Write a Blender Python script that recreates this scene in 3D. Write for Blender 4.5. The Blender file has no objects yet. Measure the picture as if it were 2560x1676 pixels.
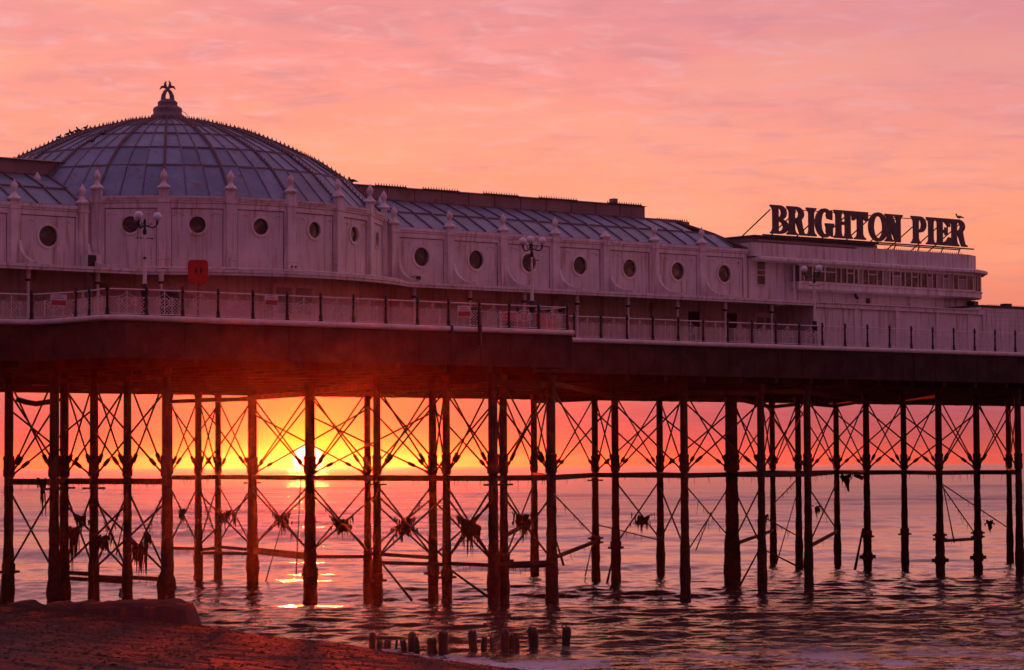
import bpy, bmesh, math, random
import numpy as np
from mathutils import Vector, Matrix
sc = bpy.context.scene
C = sc.collection
PI = math.pi
R = math.radians

# ------------------------------------------------------------------ camera
FPX, EYE = 6700.0, 6.2                      # focal length in pixels of the 2560 px wide photograph, eye height over the water
PITCH, ROLL = math.atan(322.6 / FPX), R(.33)
_R0, _U0 = Vector((1, 0, 0)), Vector((0, -math.sin(PITCH), math.cos(PITCH)))
_F = Vector((0, math.cos(PITCH), math.sin(PITCH)))
_R = _R0 * math.cos(ROLL) - _U0 * math.sin(ROLL)
_U = _U0 * math.cos(ROLL) + _R0 * math.sin(ROLL)
CAM = Vector((0, 0, EYE))
cd = bpy.data.cameras.new('camera')
cd.sensor_width = 36; cd.lens = 36 * FPX / 2560; cd.clip_start = 1; cd.clip_end = 40000
cam = bpy.data.objects.new('camera', cd); C.objects.link(cam)
m3 = Matrix((_R, _U, -_F)).transposed()
cam.matrix_world = Matrix.Translation(CAM) @ m3.to_4x4()
sc.camera = cam

# ------------------------------------------------------------------ sky, sun, exposure
SUN_AZ, SUN_EL = R(-4.372), R(.13)
SUN = Vector((math.sin(SUN_AZ) * math.cos(SUN_EL), math.cos(SUN_AZ) * math.cos(SUN_EL), math.sin(SUN_EL)))
world = bpy.data.worlds.new('World'); sc.world = world; world.use_nodes = True
wt = world.node_tree; wt.nodes.clear()


class NT:
    def __init__(s, t): s.t = t
    def n(s, typ, **kw):
        nd = s.t.nodes.new(typ)
        for k, v in kw.items(): setattr(nd, k, v)
        return nd
    def put(s, sock, v):
        if hasattr(v, 'is_output'): s.t.links.new(v, sock)
        else: sock.default_value = v
    def m(s, op, a, b=0.0, c=0.0, clamp=False):
        nd = s.n('ShaderNodeMath', operation=op, use_clamp=clamp)
        for i, v in enumerate((a, b, c)): s.put(nd.inputs[i], v)
        return nd.outputs[0]
    def dot(s, a, vec):
        nd = s.n('ShaderNodeVectorMath', operation='DOT_PRODUCT'); s.put(nd.inputs[0], a); nd.inputs[1].default_value = vec
        return nd.outputs['Value']
    def mix(s, f, a, b, typ='MIX'):
        nd = s.n('ShaderNodeMix', data_type='RGBA', blend_type=typ)
        s.put(nd.inputs[0], f); s.put(nd.inputs[6], a); s.put(nd.inputs[7], b)
        return nd.outputs[2]
    def ramp(s, f, stops, interp='LINEAR'):
        nd = s.n('ShaderNodeValToRGB'); s.put(nd.inputs[0], f); cr = nd.color_ramp; cr.interpolation = interp
        while len(cr.elements) < len(stops): cr.elements.new(.5)
        for e, (p, c) in zip(cr.elements, stops):
            e.position = p; e.color = tuple(c[:3]) + (1,)
        return nd.outputs[0]
    def rng(s, v, a, b, c=0.0, d=1.0, smooth=True):
        nd = s.n('ShaderNodeMapRange'); nd.interpolation_type = 'SMOOTHSTEP' if smooth else 'LINEAR'
        for i, x in enumerate((v, a, b, c, d)): s.put(nd.inputs[i], x)
        return nd.outputs[0]
    def noise(s, vec, scale, detail=4, rough=.5, col=False, dist=0):
        nd = s.n('ShaderNodeTexNoise'); s.put(nd.inputs['Vector'], vec)
        nd.inputs['Scale'].default_value = scale; nd.inputs['Detail'].default_value = detail
        nd.inputs['Roughness'].default_value = rough; nd.inputs['Distortion'].default_value = dist
        return nd.outputs['Color' if col else 'Fac']


def lin(r, g, b):
    f = lambda c: c / 12.92 if c <= .04045 else ((c + .055) / 1.055) ** 2.4
    return (f(r / 255), f(g / 255), f(b / 255), 1)


w = NT(wt)
dirv = w.n('ShaderNodeTexCoord').outputs['Generated']
sp = w.n('ShaderNodeSeparateXYZ'); w.put(sp.inputs[0], dirv)
Z = w.m('MAXIMUM', sp.outputs[2], 0.0)
fz = w.m('SQRT', Z)
lat = w.dot(dirv, (math.cos(SUN_AZ), -math.sin(SUN_AZ), 0))          # sideways from the sun, right positive
fwd = w.dot(dirv, (math.sin(SUN_AZ), math.cos(SUN_AZ), 0))
front = w.rng(fwd, -.75, .9)
S = lambda z: math.sqrt(z)
sunside = w.ramp(fz, [(0, lin(206, 84, 64)), (S(.005), lin(196, 82, 74)), (S(.018), lin(172, 82, 96)), (S(.045), lin(220, 118, 108)),
                      (S(.085), lin(254, 154, 120)), (S(.115), lin(254, 158, 134)), (S(.15), lin(246, 148, 144)), (S(.19), lin(220, 140, 152)),
                      (S(.32), lin(214, 138, 146)), (S(.6), lin(142, 110, 152)), (1, lin(96, 98, 160))])
lee = w.ramp(fz, [(0, lin(138, 64, 82)), (S(.05), lin(141, 67, 89)), (S(.2), lin(134, 73, 104)), (S(.5), lin(114, 86, 134)), (1, lin(96, 98, 160))])
base = w.mix(front, lee, sunside)
# cloud sheet seen in perspective
zz = w.m('ADD', Z, .06)
cx = w.n('ShaderNodeCombineXYZ')
w.put(cx.inputs[0], w.m('DIVIDE', sp.outputs[0], zz)); w.put(cx.inputs[1], w.m('DIVIDE', sp.outputs[1], zz))
n1 = w.noise(cx.outputs[0], 6.0, 6, .6, dist=.5)
n2 = w.noise(cx.outputs[0], 9.0, 5, .6, dist=.5)
n3 = w.noise(cx.outputs[0], 1.2, 4, .5)
inF0 = w.rng(fwd, .0, .4)
hi = w.rng(Z, .03, .14, .35, 1.0)
dark = w.m('MULTIPLY', w.m('MULTIPLY', w.rng(n1, .42, .72), .50), hi)
c1 = w.mix(dark, base, w.mix(front, lin(120, 70, 98), lin(196, 132, 146)))
warm = w.m('MULTIPLY', w.m('MULTIPLY', w.rng(n3, .46, .66), .7), w.rng(Z, .03, .12))
c2 = w.mix(warm, c1, w.mix(front, lin(168, 86, 104), lin(255, 168, 142)))
wisp = w.m('MULTIPLY', w.m('MULTIPLY', w.rng(n2, .46, .80), .62), w.rng(Z, .06, .16))
c3 = w.mix(wisp, c2, w.mix(front, lin(150, 96, 124), lin(244, 184, 190)))
mauve = w.m('MULTIPLY', w.m('MULTIPLY', w.rng(lat, -.02, .30), .65), w.m('MULTIPLY', w.rng(Z, .07, .18), inF0))
c3 = w.mix(mauve, c3, lin(206, 134, 150))
# glow round the low sun: a wide orange bloom and a yellow band lying on the horizon
ang2 = w.m('ADD', w.m('POWER', lat, 2.0), w.m('POWER', w.m('SUBTRACT', Z, SUN.z), 2.0))
inF = w.rng(fwd, .0, .4)
def gauss(a, k): return w.m('EXPONENT', w.m('MULTIPLY', a, -k))
wide = w.m('MULTIPLY', gauss(ang2, 1 / .080 ** 2), inF)
band = w.m('MULTIPLY', w.m('MULTIPLY', gauss(w.m('POWER', lat, 2.0), 1 / .050 ** 2), gauss(w.m('POWER', Z, 2.0), 1 / .0075 ** 2)), inF)
core = w.m('MULTIPLY', gauss(ang2, 1 / .014 ** 2), inF)
nz = w.noise(cx.outputs[0], 2.0, 4, .55)
cl = w.m('MULTIPLY', w.rng(n1, .55, .62), .25)
c4 = w.mix(w.m('MULTIPLY', wide, .72), c3, lin(246, 118, 60))
c5 = w.mix(w.m('MULTIPLY', band, .85), c4, lin(252, 186, 0))
c6 = w.mix(core, c5, (1.1, .62, .01, 1))
disc = w.rng(w.dot(dirv, SUN), math.cos(R(.36)), math.cos(R(.26)))
c7 = w.mix(disc, c6, (2.4, 2.1, 1.1, 1))
bg = w.n('ShaderNodeBackground'); w.put(bg.inputs[0], c7); bg.inputs[1].default_value = 1.0
sky = w.n('ShaderNodeTexSky'); sky.sky_type = 'NISHITA'; sky.sun_disc = False
sky.sun_elevation = R(.6); sky.sun_rotation = SUN_AZ; sky.dust_density = 2.0
bg2 = w.n('ShaderNodeBackground'); w.put(bg2.inputs[0], sky.outputs[0]); bg2.inputs[1].default_value = .012
ad = w.n('ShaderNodeAddShader'); w.put(ad.inputs[0], bg.outputs[0]); w.put(ad.inputs[1], bg2.outputs[0])
wo = w.n('ShaderNodeOutputWorld'); w.put(wo.inputs[0], ad.outputs[0])
sl = bpy.data.lights.new('sun', 'SUN'); sl.energy = 3.1; sl.angle = R(.9); sl.color = (1, .045, .006)
so = bpy.data.objects.new('sun', sl); C.objects.link(so)
so.rotation_euler = Vector((SUN.x, SUN.y, math.sin(R(.3)))).to_track_quat('Z', 'Y').to_euler()
vs = sc.view_settings
vs.view_transform = 'Standard'; vs.look = 'None'; vs.exposure = 0; vs.gamma = 1; vs.use_curve_mapping = False

# ------------------------------------------------------------------ the pier's own frame: s along the pier, v into it, z up
TH = R(50.8)
YAW = PI / 2 - TH
O = Vector((-.847, 113.466, 0))
AX_S, AX_V = Vector((math.sin(TH), math.cos(TH), 0)), Vector((-math.cos(TH), math.sin(TH), 0))
def W(p): return O + AX_S * p[0] + AX_V * p[1] + Vector((0, 0, p[2]))
def local(P):
    d = P - O
    return Vector((d.dot(AX_S), d.dot(AX_V), P.z))
def ray(x, y): return _R * ((x - 1280) / FPX) - _U * ((y - 838) / FPX) + _F
def on_v(x, y, v):                           # where a line of sight meets the vertical plane v
    d = ray(x, y); k = (v - (CAM - O).dot(AX_V)) / d.dot(AX_V)
    return local(CAM + d * k)
def on_z(x, y, z=0.0, pier=True):
    d = ray(x, y); k = (z - EYE) / d.z
    return local(CAM + d * k) if pier else CAM + d * k
def at_depth(x, y, k): return local(CAM + ray(x, y) * k)
D = 2560 / 2380

# ------------------------------------------------------------------ mesh helpers
class MB:
    def __init__(s): s.v, s.f = [], []
    def add(s, vs, fs):
        o = len(s.v); s.v += [tuple(p) for p in vs]; s.f += [tuple(i + o for i in f) for f in fs]; return s
    def box(s, x0, x1, y0, y1, z0, z1):
        return s.add([(x0, y0, z0), (x1, y0, z0), (x1, y1, z0), (x0, y1, z0), (x0, y0, z1), (x1, y0, z1), (x1, y1, z1), (x0, y1, z1)],
                     [(0, 3, 2, 1), (4, 5, 6, 7), (0, 1, 5, 4), (1, 2, 6, 5), (2, 3, 7, 6), (3, 0, 4, 7)])
    def tube(s, pts, radii, n=8, cap=True, ph=0):
        pts = [Vector(p) for p in pts]
        if not isinstance(radii, (list, tuple)): radii = [radii] * len(pts)
        vs, up = [], None
        for i, p in enumerate(pts):
            d = (pts[min(i + 1, len(pts) - 1)] - pts[max(i - 1, 0)]).normalized()
            if up is None: up = Vector((0, 0, 1)) if abs(d.z) < .9 else Vector((1, 0, 0))
            a = d.cross(up).normalized(); b = a.cross(d).normalized(); up = b
            for k in range(n):
                t = 2 * PI * k / n + ph; vs.append(p + (a * math.cos(t) + b * math.sin(t)) * radii[i])
        fs = [(i * n + k, i * n + (k + 1) % n, (i + 1) * n + (k + 1) % n, (i + 1) * n + k) for i in range(len(pts) - 1) for k in range(n)]
        if cap: fs += [tuple(range(n))[::-1], tuple((len(pts) - 1) * n + k for k in range(n))]
        return s.add(vs, fs)
    def bar(s, p, q, w, h):                   # rectangular bar, h measured upwards
        p, q = Vector(p), Vector(q); d = (q - p).normalized()
        a = d.cross(Vector((0, 0, 1)));
        if a.length < 1e-4: a = Vector((1, 0, 0))
        a.normalize(); b = a.cross(d).normalized(); vs = []
        for e in (p, q):
            for i, j in ((-1, -1), (1, -1), (1, 1), (-1, 1)): vs.append(e + a * (i * w / 2) + b * (j * h / 2))
        return s.add(vs, [(0, 1, 2, 3), (7, 6, 5, 4), (0, 4, 5, 1), (1, 5, 6, 2), (2, 6, 7, 3), (3, 7, 4, 0)])
    def lathe(s, prof, n=16, c=(0, 0, 0), jit=0, rnd=None):
        vs = []
        for r, z in prof:
            for k in range(n):
                t = 2 * PI * k / n; rr = r * (1 + (rnd.uniform(-jit, jit) if rnd else 0))
                vs.append((c[0] + rr * math.cos(t), c[1] + rr * math.sin(t), c[2] + z))
        fs = [(i * n + k, i * n + (k + 1) % n, (i + 1) * n + (k + 1) % n, (i + 1) * n + k) for i in range(len(prof) - 1) for k in range(n)]
        fs += [tuple(range(n))[::-1], tuple((len(prof) - 1) * n + k for k in range(n))]
        return s.add(vs, fs)
    def ball(s, c, r, n=12, sx=1, sy=1, sz=1):
        m = max(4, n // 2); pr = [(max(1e-4, r * math.sin(PI * i / m)), -r * math.cos(PI * i / m)) for i in range(m + 1)]
        o = len(s.v); s.lathe(pr, n, (0, 0, 0))
        for i in range(o, len(s.v)):
            x, y, z = s.v[i]; s.v[i] = (c[0] + x * sx, c[1] + y * sy, c[2] + z * sz)
        return s
    def prism(s, poly, axis, a, b):
        n = len(poly)
        f = {'x': lambda p, t: (t, p[0], p[1]), 'y': lambda p, t: (p[0], t, p[1]), 'z': lambda p, t: (p[0], p[1], t)}[axis]
        vs = [f(p, a) for p in poly] + [f(p, b) for p in poly]
        return s.add(vs, [tuple(range(n)), tuple(range(2 * n - 1, n - 1, -1))] + [(i, i + n, (i + 1) % n + n, (i + 1) % n) for i in range(n)])
    def strip(s, inner, outer, axis, a, b, close=False):   # a band between two outlines, with thickness
        n = len(inner); m = n if close else n - 1
        f = {'x': lambda p, t: (t, p[0], p[1]), 'y': lambda p, t: (p[0], t, p[1]), 'z': lambda p, t: (p[0], p[1], t)}[axis]
        vs = [f(p, t) for t in (a, b) for q in (inner, outer) for p in q]
        I, Oo, I2, O2 = 0, n, 2 * n, 3 * n; fs = []
        for i in range(m):
            j = (i + 1) % n
            fs += [(I + i, Oo + i, Oo + j, I + j), (I2 + i, I2 + j, O2 + j, O2 + i), (I + i, I + j, I2 + j, I2 + i), (Oo + i, O2 + i, O2 + j, Oo + j)]
        if not close: fs += [(I, I2, O2, Oo), (I + n - 1, Oo + n - 1, O2 + n - 1, I2 + n - 1)]
        return s.add(vs, fs)
    def cone(s, c, r, h, n=4):
        vs = [(c[0] + r * math.cos(2 * PI * k / n), c[1] + r * math.sin(2 * PI * k / n), c[2]) for k in range(n)] + [(c[0], c[1], c[2] + h)]
        return s.add(vs, [(k, (k + 1) % n, n) for k in range(n)] + [tuple(range(n))[::-1]])


def mesh(name, mb, mat, org=(0, 0, 0), smooth=None):
    me = bpy.data.meshes.new(name); me.from_pydata([(a - org[0], b - org[1], c - org[2]) for a, b, c in mb.v], [], mb.f)
    if len(mb.f) < 60000:
        bm = bmesh.new(); bm.from_mesh(me); bmesh.ops.recalc_face_normals(bm, faces=bm.faces); bm.to_mesh(me); bm.free()
    if smooth is not None:
        me.polygons.foreach_set('use_smooth', [True] * len(me.polygons)); me.set_sharp_from_angle(angle=R(smooth))
    me.materials.append(mat); me.update(); return me


ORG, FRM = {}, {}
def _top(o, loc, pier):
    if pier: o.location = W(loc); o.rotation_euler = (0, 0, YAW)
    else: o.location = loc
    ORG[o] = Vector(loc)
def tag(o, label, cat, group=None):
    o['label'] = label; o['category'] = cat
    if group: o['group'] = group
    return o
def thing(name, label, cat, loc, group=None, pier=True):
    o = bpy.data.objects.new(name, None); C.objects.link(o); o.empty_display_size = .3
    _top(o, loc, pier); return tag(o, label, cat, group)
def solo(name, mb, mat, label, cat, loc, group=None, pier=True, smooth=None):
    o = bpy.data.objects.new(name, mesh(name, mb, mat, loc, smooth)); C.objects.link(o); _top(o, loc, pier)
    return tag(o, label, cat, group)
def struct(name, mb, mat, loc=(0, 0, 0), pier=False, smooth=None, kind='structure'):
    o = bpy.data.objects.new(name, mesh(name, mb, mat, loc, smooth)); C.objects.link(o); _top(o, loc, pier); o['kind'] = kind; return o
def part(name, mb, mat, parent, smooth=None, label=None):
    o = bpy.data.objects.new(name, mesh(name, mb, mat, ORG[parent], smooth)); C.objects.link(o); o.parent = parent; ORG[o] = ORG[parent]
    if label: o['label'] = label
    return o
def inst(name, me, parent, loc, rz=0, sc_=None):           # a repeat that shares its mesh, placed in the pier frame
    o = bpy.data.objects.new(name, me); C.objects.link(o); o.parent = parent
    o.location = Vector(loc) - ORG[parent]; o.rotation_euler = (0, 0, rz)
    if sc_: o.scale = sc_
    return o


# ------------------------------------------------------------------ materials
def mat(name, col, rough=.6, var=.25, scale=1.5, col2=None, patch=(.55, .7), pscale=.8, bump=0., bscale=20., metal=0., spec=.5, streak=None, orand=0.):
    m = bpy.data.materials.new(name); m.use_nodes = True; t = NT(m.node_tree)
    b = m.node_tree.nodes['Principled BSDF']
    pos = t.n('ShaderNodeNewGeometry').outputs['Position']
    nz = t.noise(pos, scale, 5, .6)
    c = tuple(col) + (1,)
    lo = tuple(x * (1 - var) for x in col) + (1,); hi_ = tuple(min(1, x * (1 + var * .6)) for x in col) + (1,)
    out = t.mix(t.rng(nz, .3, .7), lo, hi_)
    if col2:
        p = t.noise(pos, pscale, 6, .65, dist=.4)
        out = t.mix(t.rng(p, *patch), out, tuple(col2) + (1,))
    if orand:                                 # each sheet of the roof is a little different
        rn = t.n('ShaderNodeObjectInfo').outputs['Random']
        out = t.mix(t.m('MULTIPLY', rn, orand), out, tuple(x * .45 for x in col) + (1,))
    if streak:                                # run-off stains: noise squeezed sideways, long down the wall
        mp = t.n('ShaderNodeMapping'); t.put(mp.inputs[0], pos); mp.inputs['Scale'].default_value = (5, 5, .35)
        sn = t.noise(mp.outputs[0], 1.0, 5, .6)
        out = t.mix(t.m('MULTIPLY', t.rng(sn, .48, .70), streak[1]), out, tuple(streak[0]) + (1,))
    t.put(b.inputs['Base Color'], out)
    b.inputs['Roughness'].default_value = rough; b.inputs['Metallic'].default_value = metal
    b.inputs['Specular IOR Level'].default_value = spec
    if bump:
        bn = t.n('ShaderNodeBump'); bn.inputs['Strength'].default_value = bump; bn.inputs['Distance'].default_value = .05
        t.put(bn.inputs['Height'], t.noise(pos, bscale, 5, .6)); t.put(b.inputs['Normal'], bn.outputs[0])
    return m


M = dict(
    wall=mat('white_wall_paint', (.66, .61, .58), .6, .12, .9, (.50, .36, .27), (.60, .82), .55, .12, 9, streak=((.36, .20, .13), .85)),
    trim=mat('white_trim_paint', (.72, .66, .62), .55, .15, 1.2, (.48, .33, .25), (.60, .8), 1.6, .1, 14, streak=((.36, .20, .14), .7)),
    shade=mat('shaded_white_paint', (.64, .50, .42), .65, .2, .8, (.34, .2, .14), (.55, .75), .7, .1, 9, streak=((.3, .16, .11), .5)),  # white paint with the shade under the canopy put into a browner colour
    mould=mat('white_edge_paint', (.70, .62, .57), .5, .15, 2.0, (.35, .2, .14), (.66, .8), 2.5, .1, 12),
    roof=mat('blue_grey_roof_sheet', (.23, .31, .43), .45, .3, .8, (.2, .16, .17), (.52, .70), 1.6, .08, 7, spec=.4, orand=.6),
    rib=mat('lead_rib', (.15, .10, .10), .6, .3, 2.5, (.2, .12, .1), (.5, .7), 3., .1, 20),
    rib2=mat('thin_roof_bar', (.20, .19, .235), .6, .3, 2.5, (.15, .10, .10), (.5, .7), 3.),
    hall=mat('brown_hall_cladding', (.27, .17, .15), .75, .25, .7, (.16, .1, .09), (.5, .7), .9, .15, 8),
    iron=mat('rusted_dark_iron', (.045, .022, .017), .8, .45, 2.0, (.085, .03, .016), (.52, .66), 2.2, .35, 16, spec=.25),
    mussel=mat('weedy_pile_crust', (.03, .018, .013), .9, .5, 5., (.05, .025, .014), (.5, .65), 4., .8, 22, spec=.2),
    weed=mat('dark_seaweed', (.022, .014, .008), .85, .4, 5., spec=.2),
    deck=mat('tarred_deck_timber', (.042, .030, .028), .85, .4, 1.2, (.055, .03, .024), (.55, .7), .9, .3, 10, spec=.2),
    post=mat('black_painted_iron', (.02, .015, .016), .5, .3, 5.),
    white=mat('white_iron_paint', (.72, .62, .58), .5, .15, 6., (.4, .26, .2), (.58, .74), 6.),
    letter=mat('maroon_sign_paint', (.105, .055, .062), .6, .25, 3.),
    steel=mat('brown_steel', (.05, .03, .026), .7, .3, 5.),
    stone=mat('weathered_ornament', (.22, .17, .18), .8, .3, 5., bump=.3, bscale=12),
    joint=mat('rust_and_shade_joint', (.17, .09, .07), .8, .3, 3.),
    glass=mat('dark_window_glass', (.04, .024, .022), .12, .6, 2.2, (.20, .11, .06), (.52, .66), 2.2),
    curtain=mat('pale_blind', (.36, .27, .24), .7, .2, 3.),
    globe=mat('opal_lamp_globe', (.78, .76, .80), .25, .05, 3.),
    red=mat('red_plastic', (.55, .012, .008), .4, .15, 4.),
    redboard=mat('red_board', (.42, .03, .035), .6, .1, 4.),
    board=mat('white_board', (.60, .54, .56), .6, .1, 4.),
    black=mat('dark_rubber', (.02, .016, .018), .6, .3, 4.),
    bird=mat('dark_feathers', (.05, .045, .05), .8, .3, 20.),
    gullm=mat('gull_feathers', (.17, .15, .16), .8, .4, 12.),
    stump=mat('waterlogged_timber', (.011, .008, .006), .7, .5, 5., bump=.6, bscale=14),
    concrete=mat('dark_wet_concrete', (.022, .014, .012), .85, .35, 1.5, (.014, .009, .008), (.5, .7), 1.8, .5, 6),
)

# shingle: colour varies stone by stone
def shingle_mat(name, big):
    m = bpy.data.materials.new(name); m.use_nodes = True; t = NT(m.node_tree); b = m.node_tree.nodes['Principled BSDF']
    pos = t.n('ShaderNodeNewGeometry').outputs['Position']
    v = t.n('ShaderNodeTexVoronoi'); t.put(v.inputs['Vector'], pos); v.inputs['Scale'].default_value = 11
    rgb = t.n('ShaderNodeSeparateColor'); t.put(rgb.inputs[0], v.outputs['Color'])
    c = t.ramp(rgb.outputs[0], [(0, (.008, .0055, .005)), (.45, (.015, .010, .009)), (.85, (.026, .016, .014)), (1, (.09, .065, .06))])
    c = t.mix(t.rng(t.noise(pos, .35, 4), .4, .65), c, t.mix(.5, c, (.02, .012, .011, 1)))
    t.put(b.inputs['Base Color'], c); b.inputs['Roughness'].default_value = .8; b.inputs['Specular IOR Level'].default_value = .12
    bn = t.n('ShaderNodeBump'); bn.inputs['Strength'].default_value = .45; bn.inputs['Distance'].default_value = .03
    t.put(bn.inputs['Height'], t.m('ADD', t.noise(pos, 16, 4, .6), t.noise(pos, 3.5, 3, .6))); t.put(b.inputs['Normal'], bn.outputs[0])
    return m
M['shingle'] = shingle_mat('flint_shingle', 1)

def sea_mat():
    m = bpy.data.materials.new('sea_water'); m.use_nodes = True; t = NT(m.node_tree); b = m.node_tree.nodes['Principled BSDF']
    pos = t.n('ShaderNodeNewGeometry').outputs['Position']
    sp = t.n('ShaderNodeSeparateXYZ'); t.put(sp.inputs[0], pos)
    # foam: the wash near the beach and torn patches on the breaking swells further out
    mp = t.n('ShaderNodeMapping'); t.put(mp.inputs[0], pos); mp.inputs['Scale'].default_value = (.55, .28, .5); mp.inputs['Rotation'].default_value = (0, 0, R(-14))
    big = t.noise(mp.outputs[0], .55, 5, .6, dist=1.0)
    fine = t.noise(pos, 2.6, 6, .7, dist=.8)
    shore = t.m('ADD', t.m('MULTIPLY', t.m('SUBTRACT', sp.outputs[0], .1), .875), t.m('MULTIPLY', t.m('SUBTRACT', sp.outputs[1], 80.6), .483))
    near = t.rng(sp.outputs[1], 98, 82)
    f1 = t.m('MULTIPLY', t.rng(t.m('ADD', big, t.m('MULTIPLY', fine, .45)), .70, .84), near)
    edge = t.m('MULTIPLY', t.rng(shore, 1.6, .1), t.rng(fine, .40, .6))
    mp2 = t.n('ShaderNodeMapping'); t.put(mp2.inputs[0], pos); mp2.inputs['Scale'].default_value = (.035, .16, .1); mp2.inputs['Rotation'].default_value = (0, 0, R(4))
    far = t.m('MULTIPLY', t.rng(t.m('ADD', t.noise(mp2.outputs[0], 1.0, 5, .6, dist=.6), t.m('MULTIPLY', fine, .16)), .66, .76), t.m('MULTIPLY', t.rng(sp.outputs[1], 125, 190), t.rng(sp.outputs[1], 700, 350)))
    foam = t.m('MINIMUM', t.m('ADD', t.m('ADD', t.m('MULTIPLY', f1, .75), t.m('MULTIPLY', edge, .7)), t.m('MULTIPLY', far, .75)), 1.0)
    t.put(b.inputs['Base Color'], t.mix(foam, (.075, .045, .040, 1), (.62, .58, .62, 1)))
    t.put(b.inputs['Roughness'], t.m('ADD', t.m('MULTIPLY', foam, .5), t.rng(sp.outputs[1], 100, 420, .09, .24)))
    b.inputs['IOR'].default_value = 1.33; b.inputs['Specular IOR Level'].default_value = 1.0
    # ripples: height noise, stretched across the wind
    mp3 = t.n('ShaderNodeMapping'); t.put(mp3.inputs[0], pos); mp3.inputs['Scale'].default_value = (1.3, .5, 1); mp3.inputs['Rotation'].default_value = (0, 0, R(5))
    h1 = t.noise(mp3.outputs[0], 2.0, 5, .55, dist=.5); h2 = t.noise(mp3.outputs[0], .5, 4, .55, dist=.4)
    bn = t.n('ShaderNodeBump'); bn.inputs['Strength'].default_value = 1.0; bn.inputs['Distance'].default_value = 1.0
    hsum = t.m('ADD', t.m('MULTIPLY', h1, t.rng(sp.outputs[1], 220, 105, .004, .045)), t.m('MULTIPLY', h2, t.rng(sp.outputs[1], 500, 120, .006, .08)))
    t.put(bn.inputs['Height'], hsum); t.put(b.inputs['Normal'], bn.outputs[0])
    return m
M['sea'] = sea_mat()

# ------------------------------------------------------------------ sea: one sheet to the horizon, with real swell near the pier
def grade(segs):
    out = []
    for a, b, st in segs:
        n = max(1, int(round((b - a) / st))); out += list(np.linspace(a, b, n, endpoint=False))
    return np.array(out + [segs[-1][1]])
gx = grade([(-9000, -600, 700), (-600, -150, 18), (-150, -50, 1.8), (-50, -32, .8), (-32, 46, .27), (46, 60, .8), (60, 160, 1.8), (160, 600, 18), (600, 9000, 700)])
gy = grade([(40, 78, 2), (78, 140, .17), (140, 165, .3), (165, 300, .6), (300, 700, 1.6), (700, 2600, 12), (2600, 7000, 400)])
X, Y = np.meshgrid(gx, gy)
rs = np.random.RandomState(4)
H = np.zeros_like(X)
comps = []
for lam, amp, spread, n in ((34, .22, .10, 5), (17, .10, .22, 7), (8, .020, .4, 9), (4, .0085, .9, 12), (2.1, .0056, 1.3, 18), (1.2, .0034, 1.6, 22), (.75, .0016, 1.8, 18)):
    for i in range(n):
        L = lam * rs.uniform(.75, 1.3); an = -PI / 2 + rs.normal(0, spread) - .06
        comps.append((2 * PI / L * math.cos(an), 2 * PI / L * math.sin(an), amp * rs.uniform(.6, 1.3), rs.uniform(0, 2 * PI), L))
grp = .55 + .45 * np.sin(X * .021 + 1.3 * np.sin(Y * .013)) * np.sin(Y * .017 + .8 * np.sin(X * .017))
dxs = np.gradient(gx)[None, :]; dys = np.gradient(gy)[:, None]
for kx, ky, a, ph, L in comps:
    keep = np.clip((L / np.maximum(dys * 2.2, dxs * abs(math.cos(math.atan2(ky, kx))) * 2.2 + 1e-3) - 1), 0, 1)
    arg = kx * X + ky * Y + ph
    near = np.clip((Y - 85) / 90, .18, 1) if L > 6 else 1.0
    H += (near * grp if L > 6 else 1.0) * keep * a * (np.sin(arg) + .28 * np.sin(2 * arg + .6))
H = H - .02
vv = np.stack([X, Y, H], -1).reshape(-1, 3); ny, nx = X.shape
idx = np.arange(ny * nx).reshape(ny, nx)
ff = np.stack([idx[:-1, :-1], idx[:-1, 1:], idx[1:, 1:], idx[1:, :-1]], -1).reshape(-1, 4)
def np_mesh(name, v, f, m, smooth=True):
    me = bpy.data.meshes.new(name); k = f.shape[1]
    me.vertices.add(len(v)); me.vertices.foreach_set('co', v.astype(np.float32).ravel())
    me.loops.add(f.size); me.loops.foreach_set('vertex_index', f.astype(np.int32).ravel())
    me.polygons.add(len(f)); me.polygons.foreach_set('loop_start', np.arange(0, f.size, k, dtype=np.int32))
    me.polygons.foreach_set('use_smooth', np.full(len(f), smooth)); me.materials.append(m); me.update(calc_edges=True); return me
sea = bpy.data.objects.new('sea', np_mesh('sea', vv, ff, M['sea'])); C.objects.link(sea); sea['kind'] = 'structure'

# ------------------------------------------------------------------ beach of shingle, falling to the water
SHN = Vector((-.875, -.483, 0)).normalized()
def beach_z(x, y):
    d = (x - .1) * SHN.x + (y - 80.6) * SHN.y
    wob = .9 * np.sin(x * .31 + y * .12) + .5 * np.sin(y * .37 - x * .2)
    d2 = d + wob * .6
    z = np.where(d2 > 0, d2 * .115 + .22 * (1 - np.exp(-np.maximum(d2, 0) / 2.0)), d2 * .14)
    return z + .035 * np.sin(x * 1.7 + 2.1 * np.sin(y * .9)) * np.sin(y * 1.3) - .06
bx, by = np.meshgrid(np.arange(-75, 24, .5), np.arange(-12, 125, .5))
bz = beach_z(bx, by) + rs.normal(0, .018, bx.shape)
bi = np.arange(bx.size).reshape(bx.shape)
bf = np.stack([bi[:-1, :-1], bi[:-1, 1:], bi[1:, 1:], bi[1:, :-1]], -1).reshape(-1, 4)
beach = bpy.data.objects.new('beach', np_mesh('beach', np.stack([bx, by, bz], -1).reshape(-1, 3), bf, M['shingle'])); C.objects.link(beach); beach['kind'] = 'structure'
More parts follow.
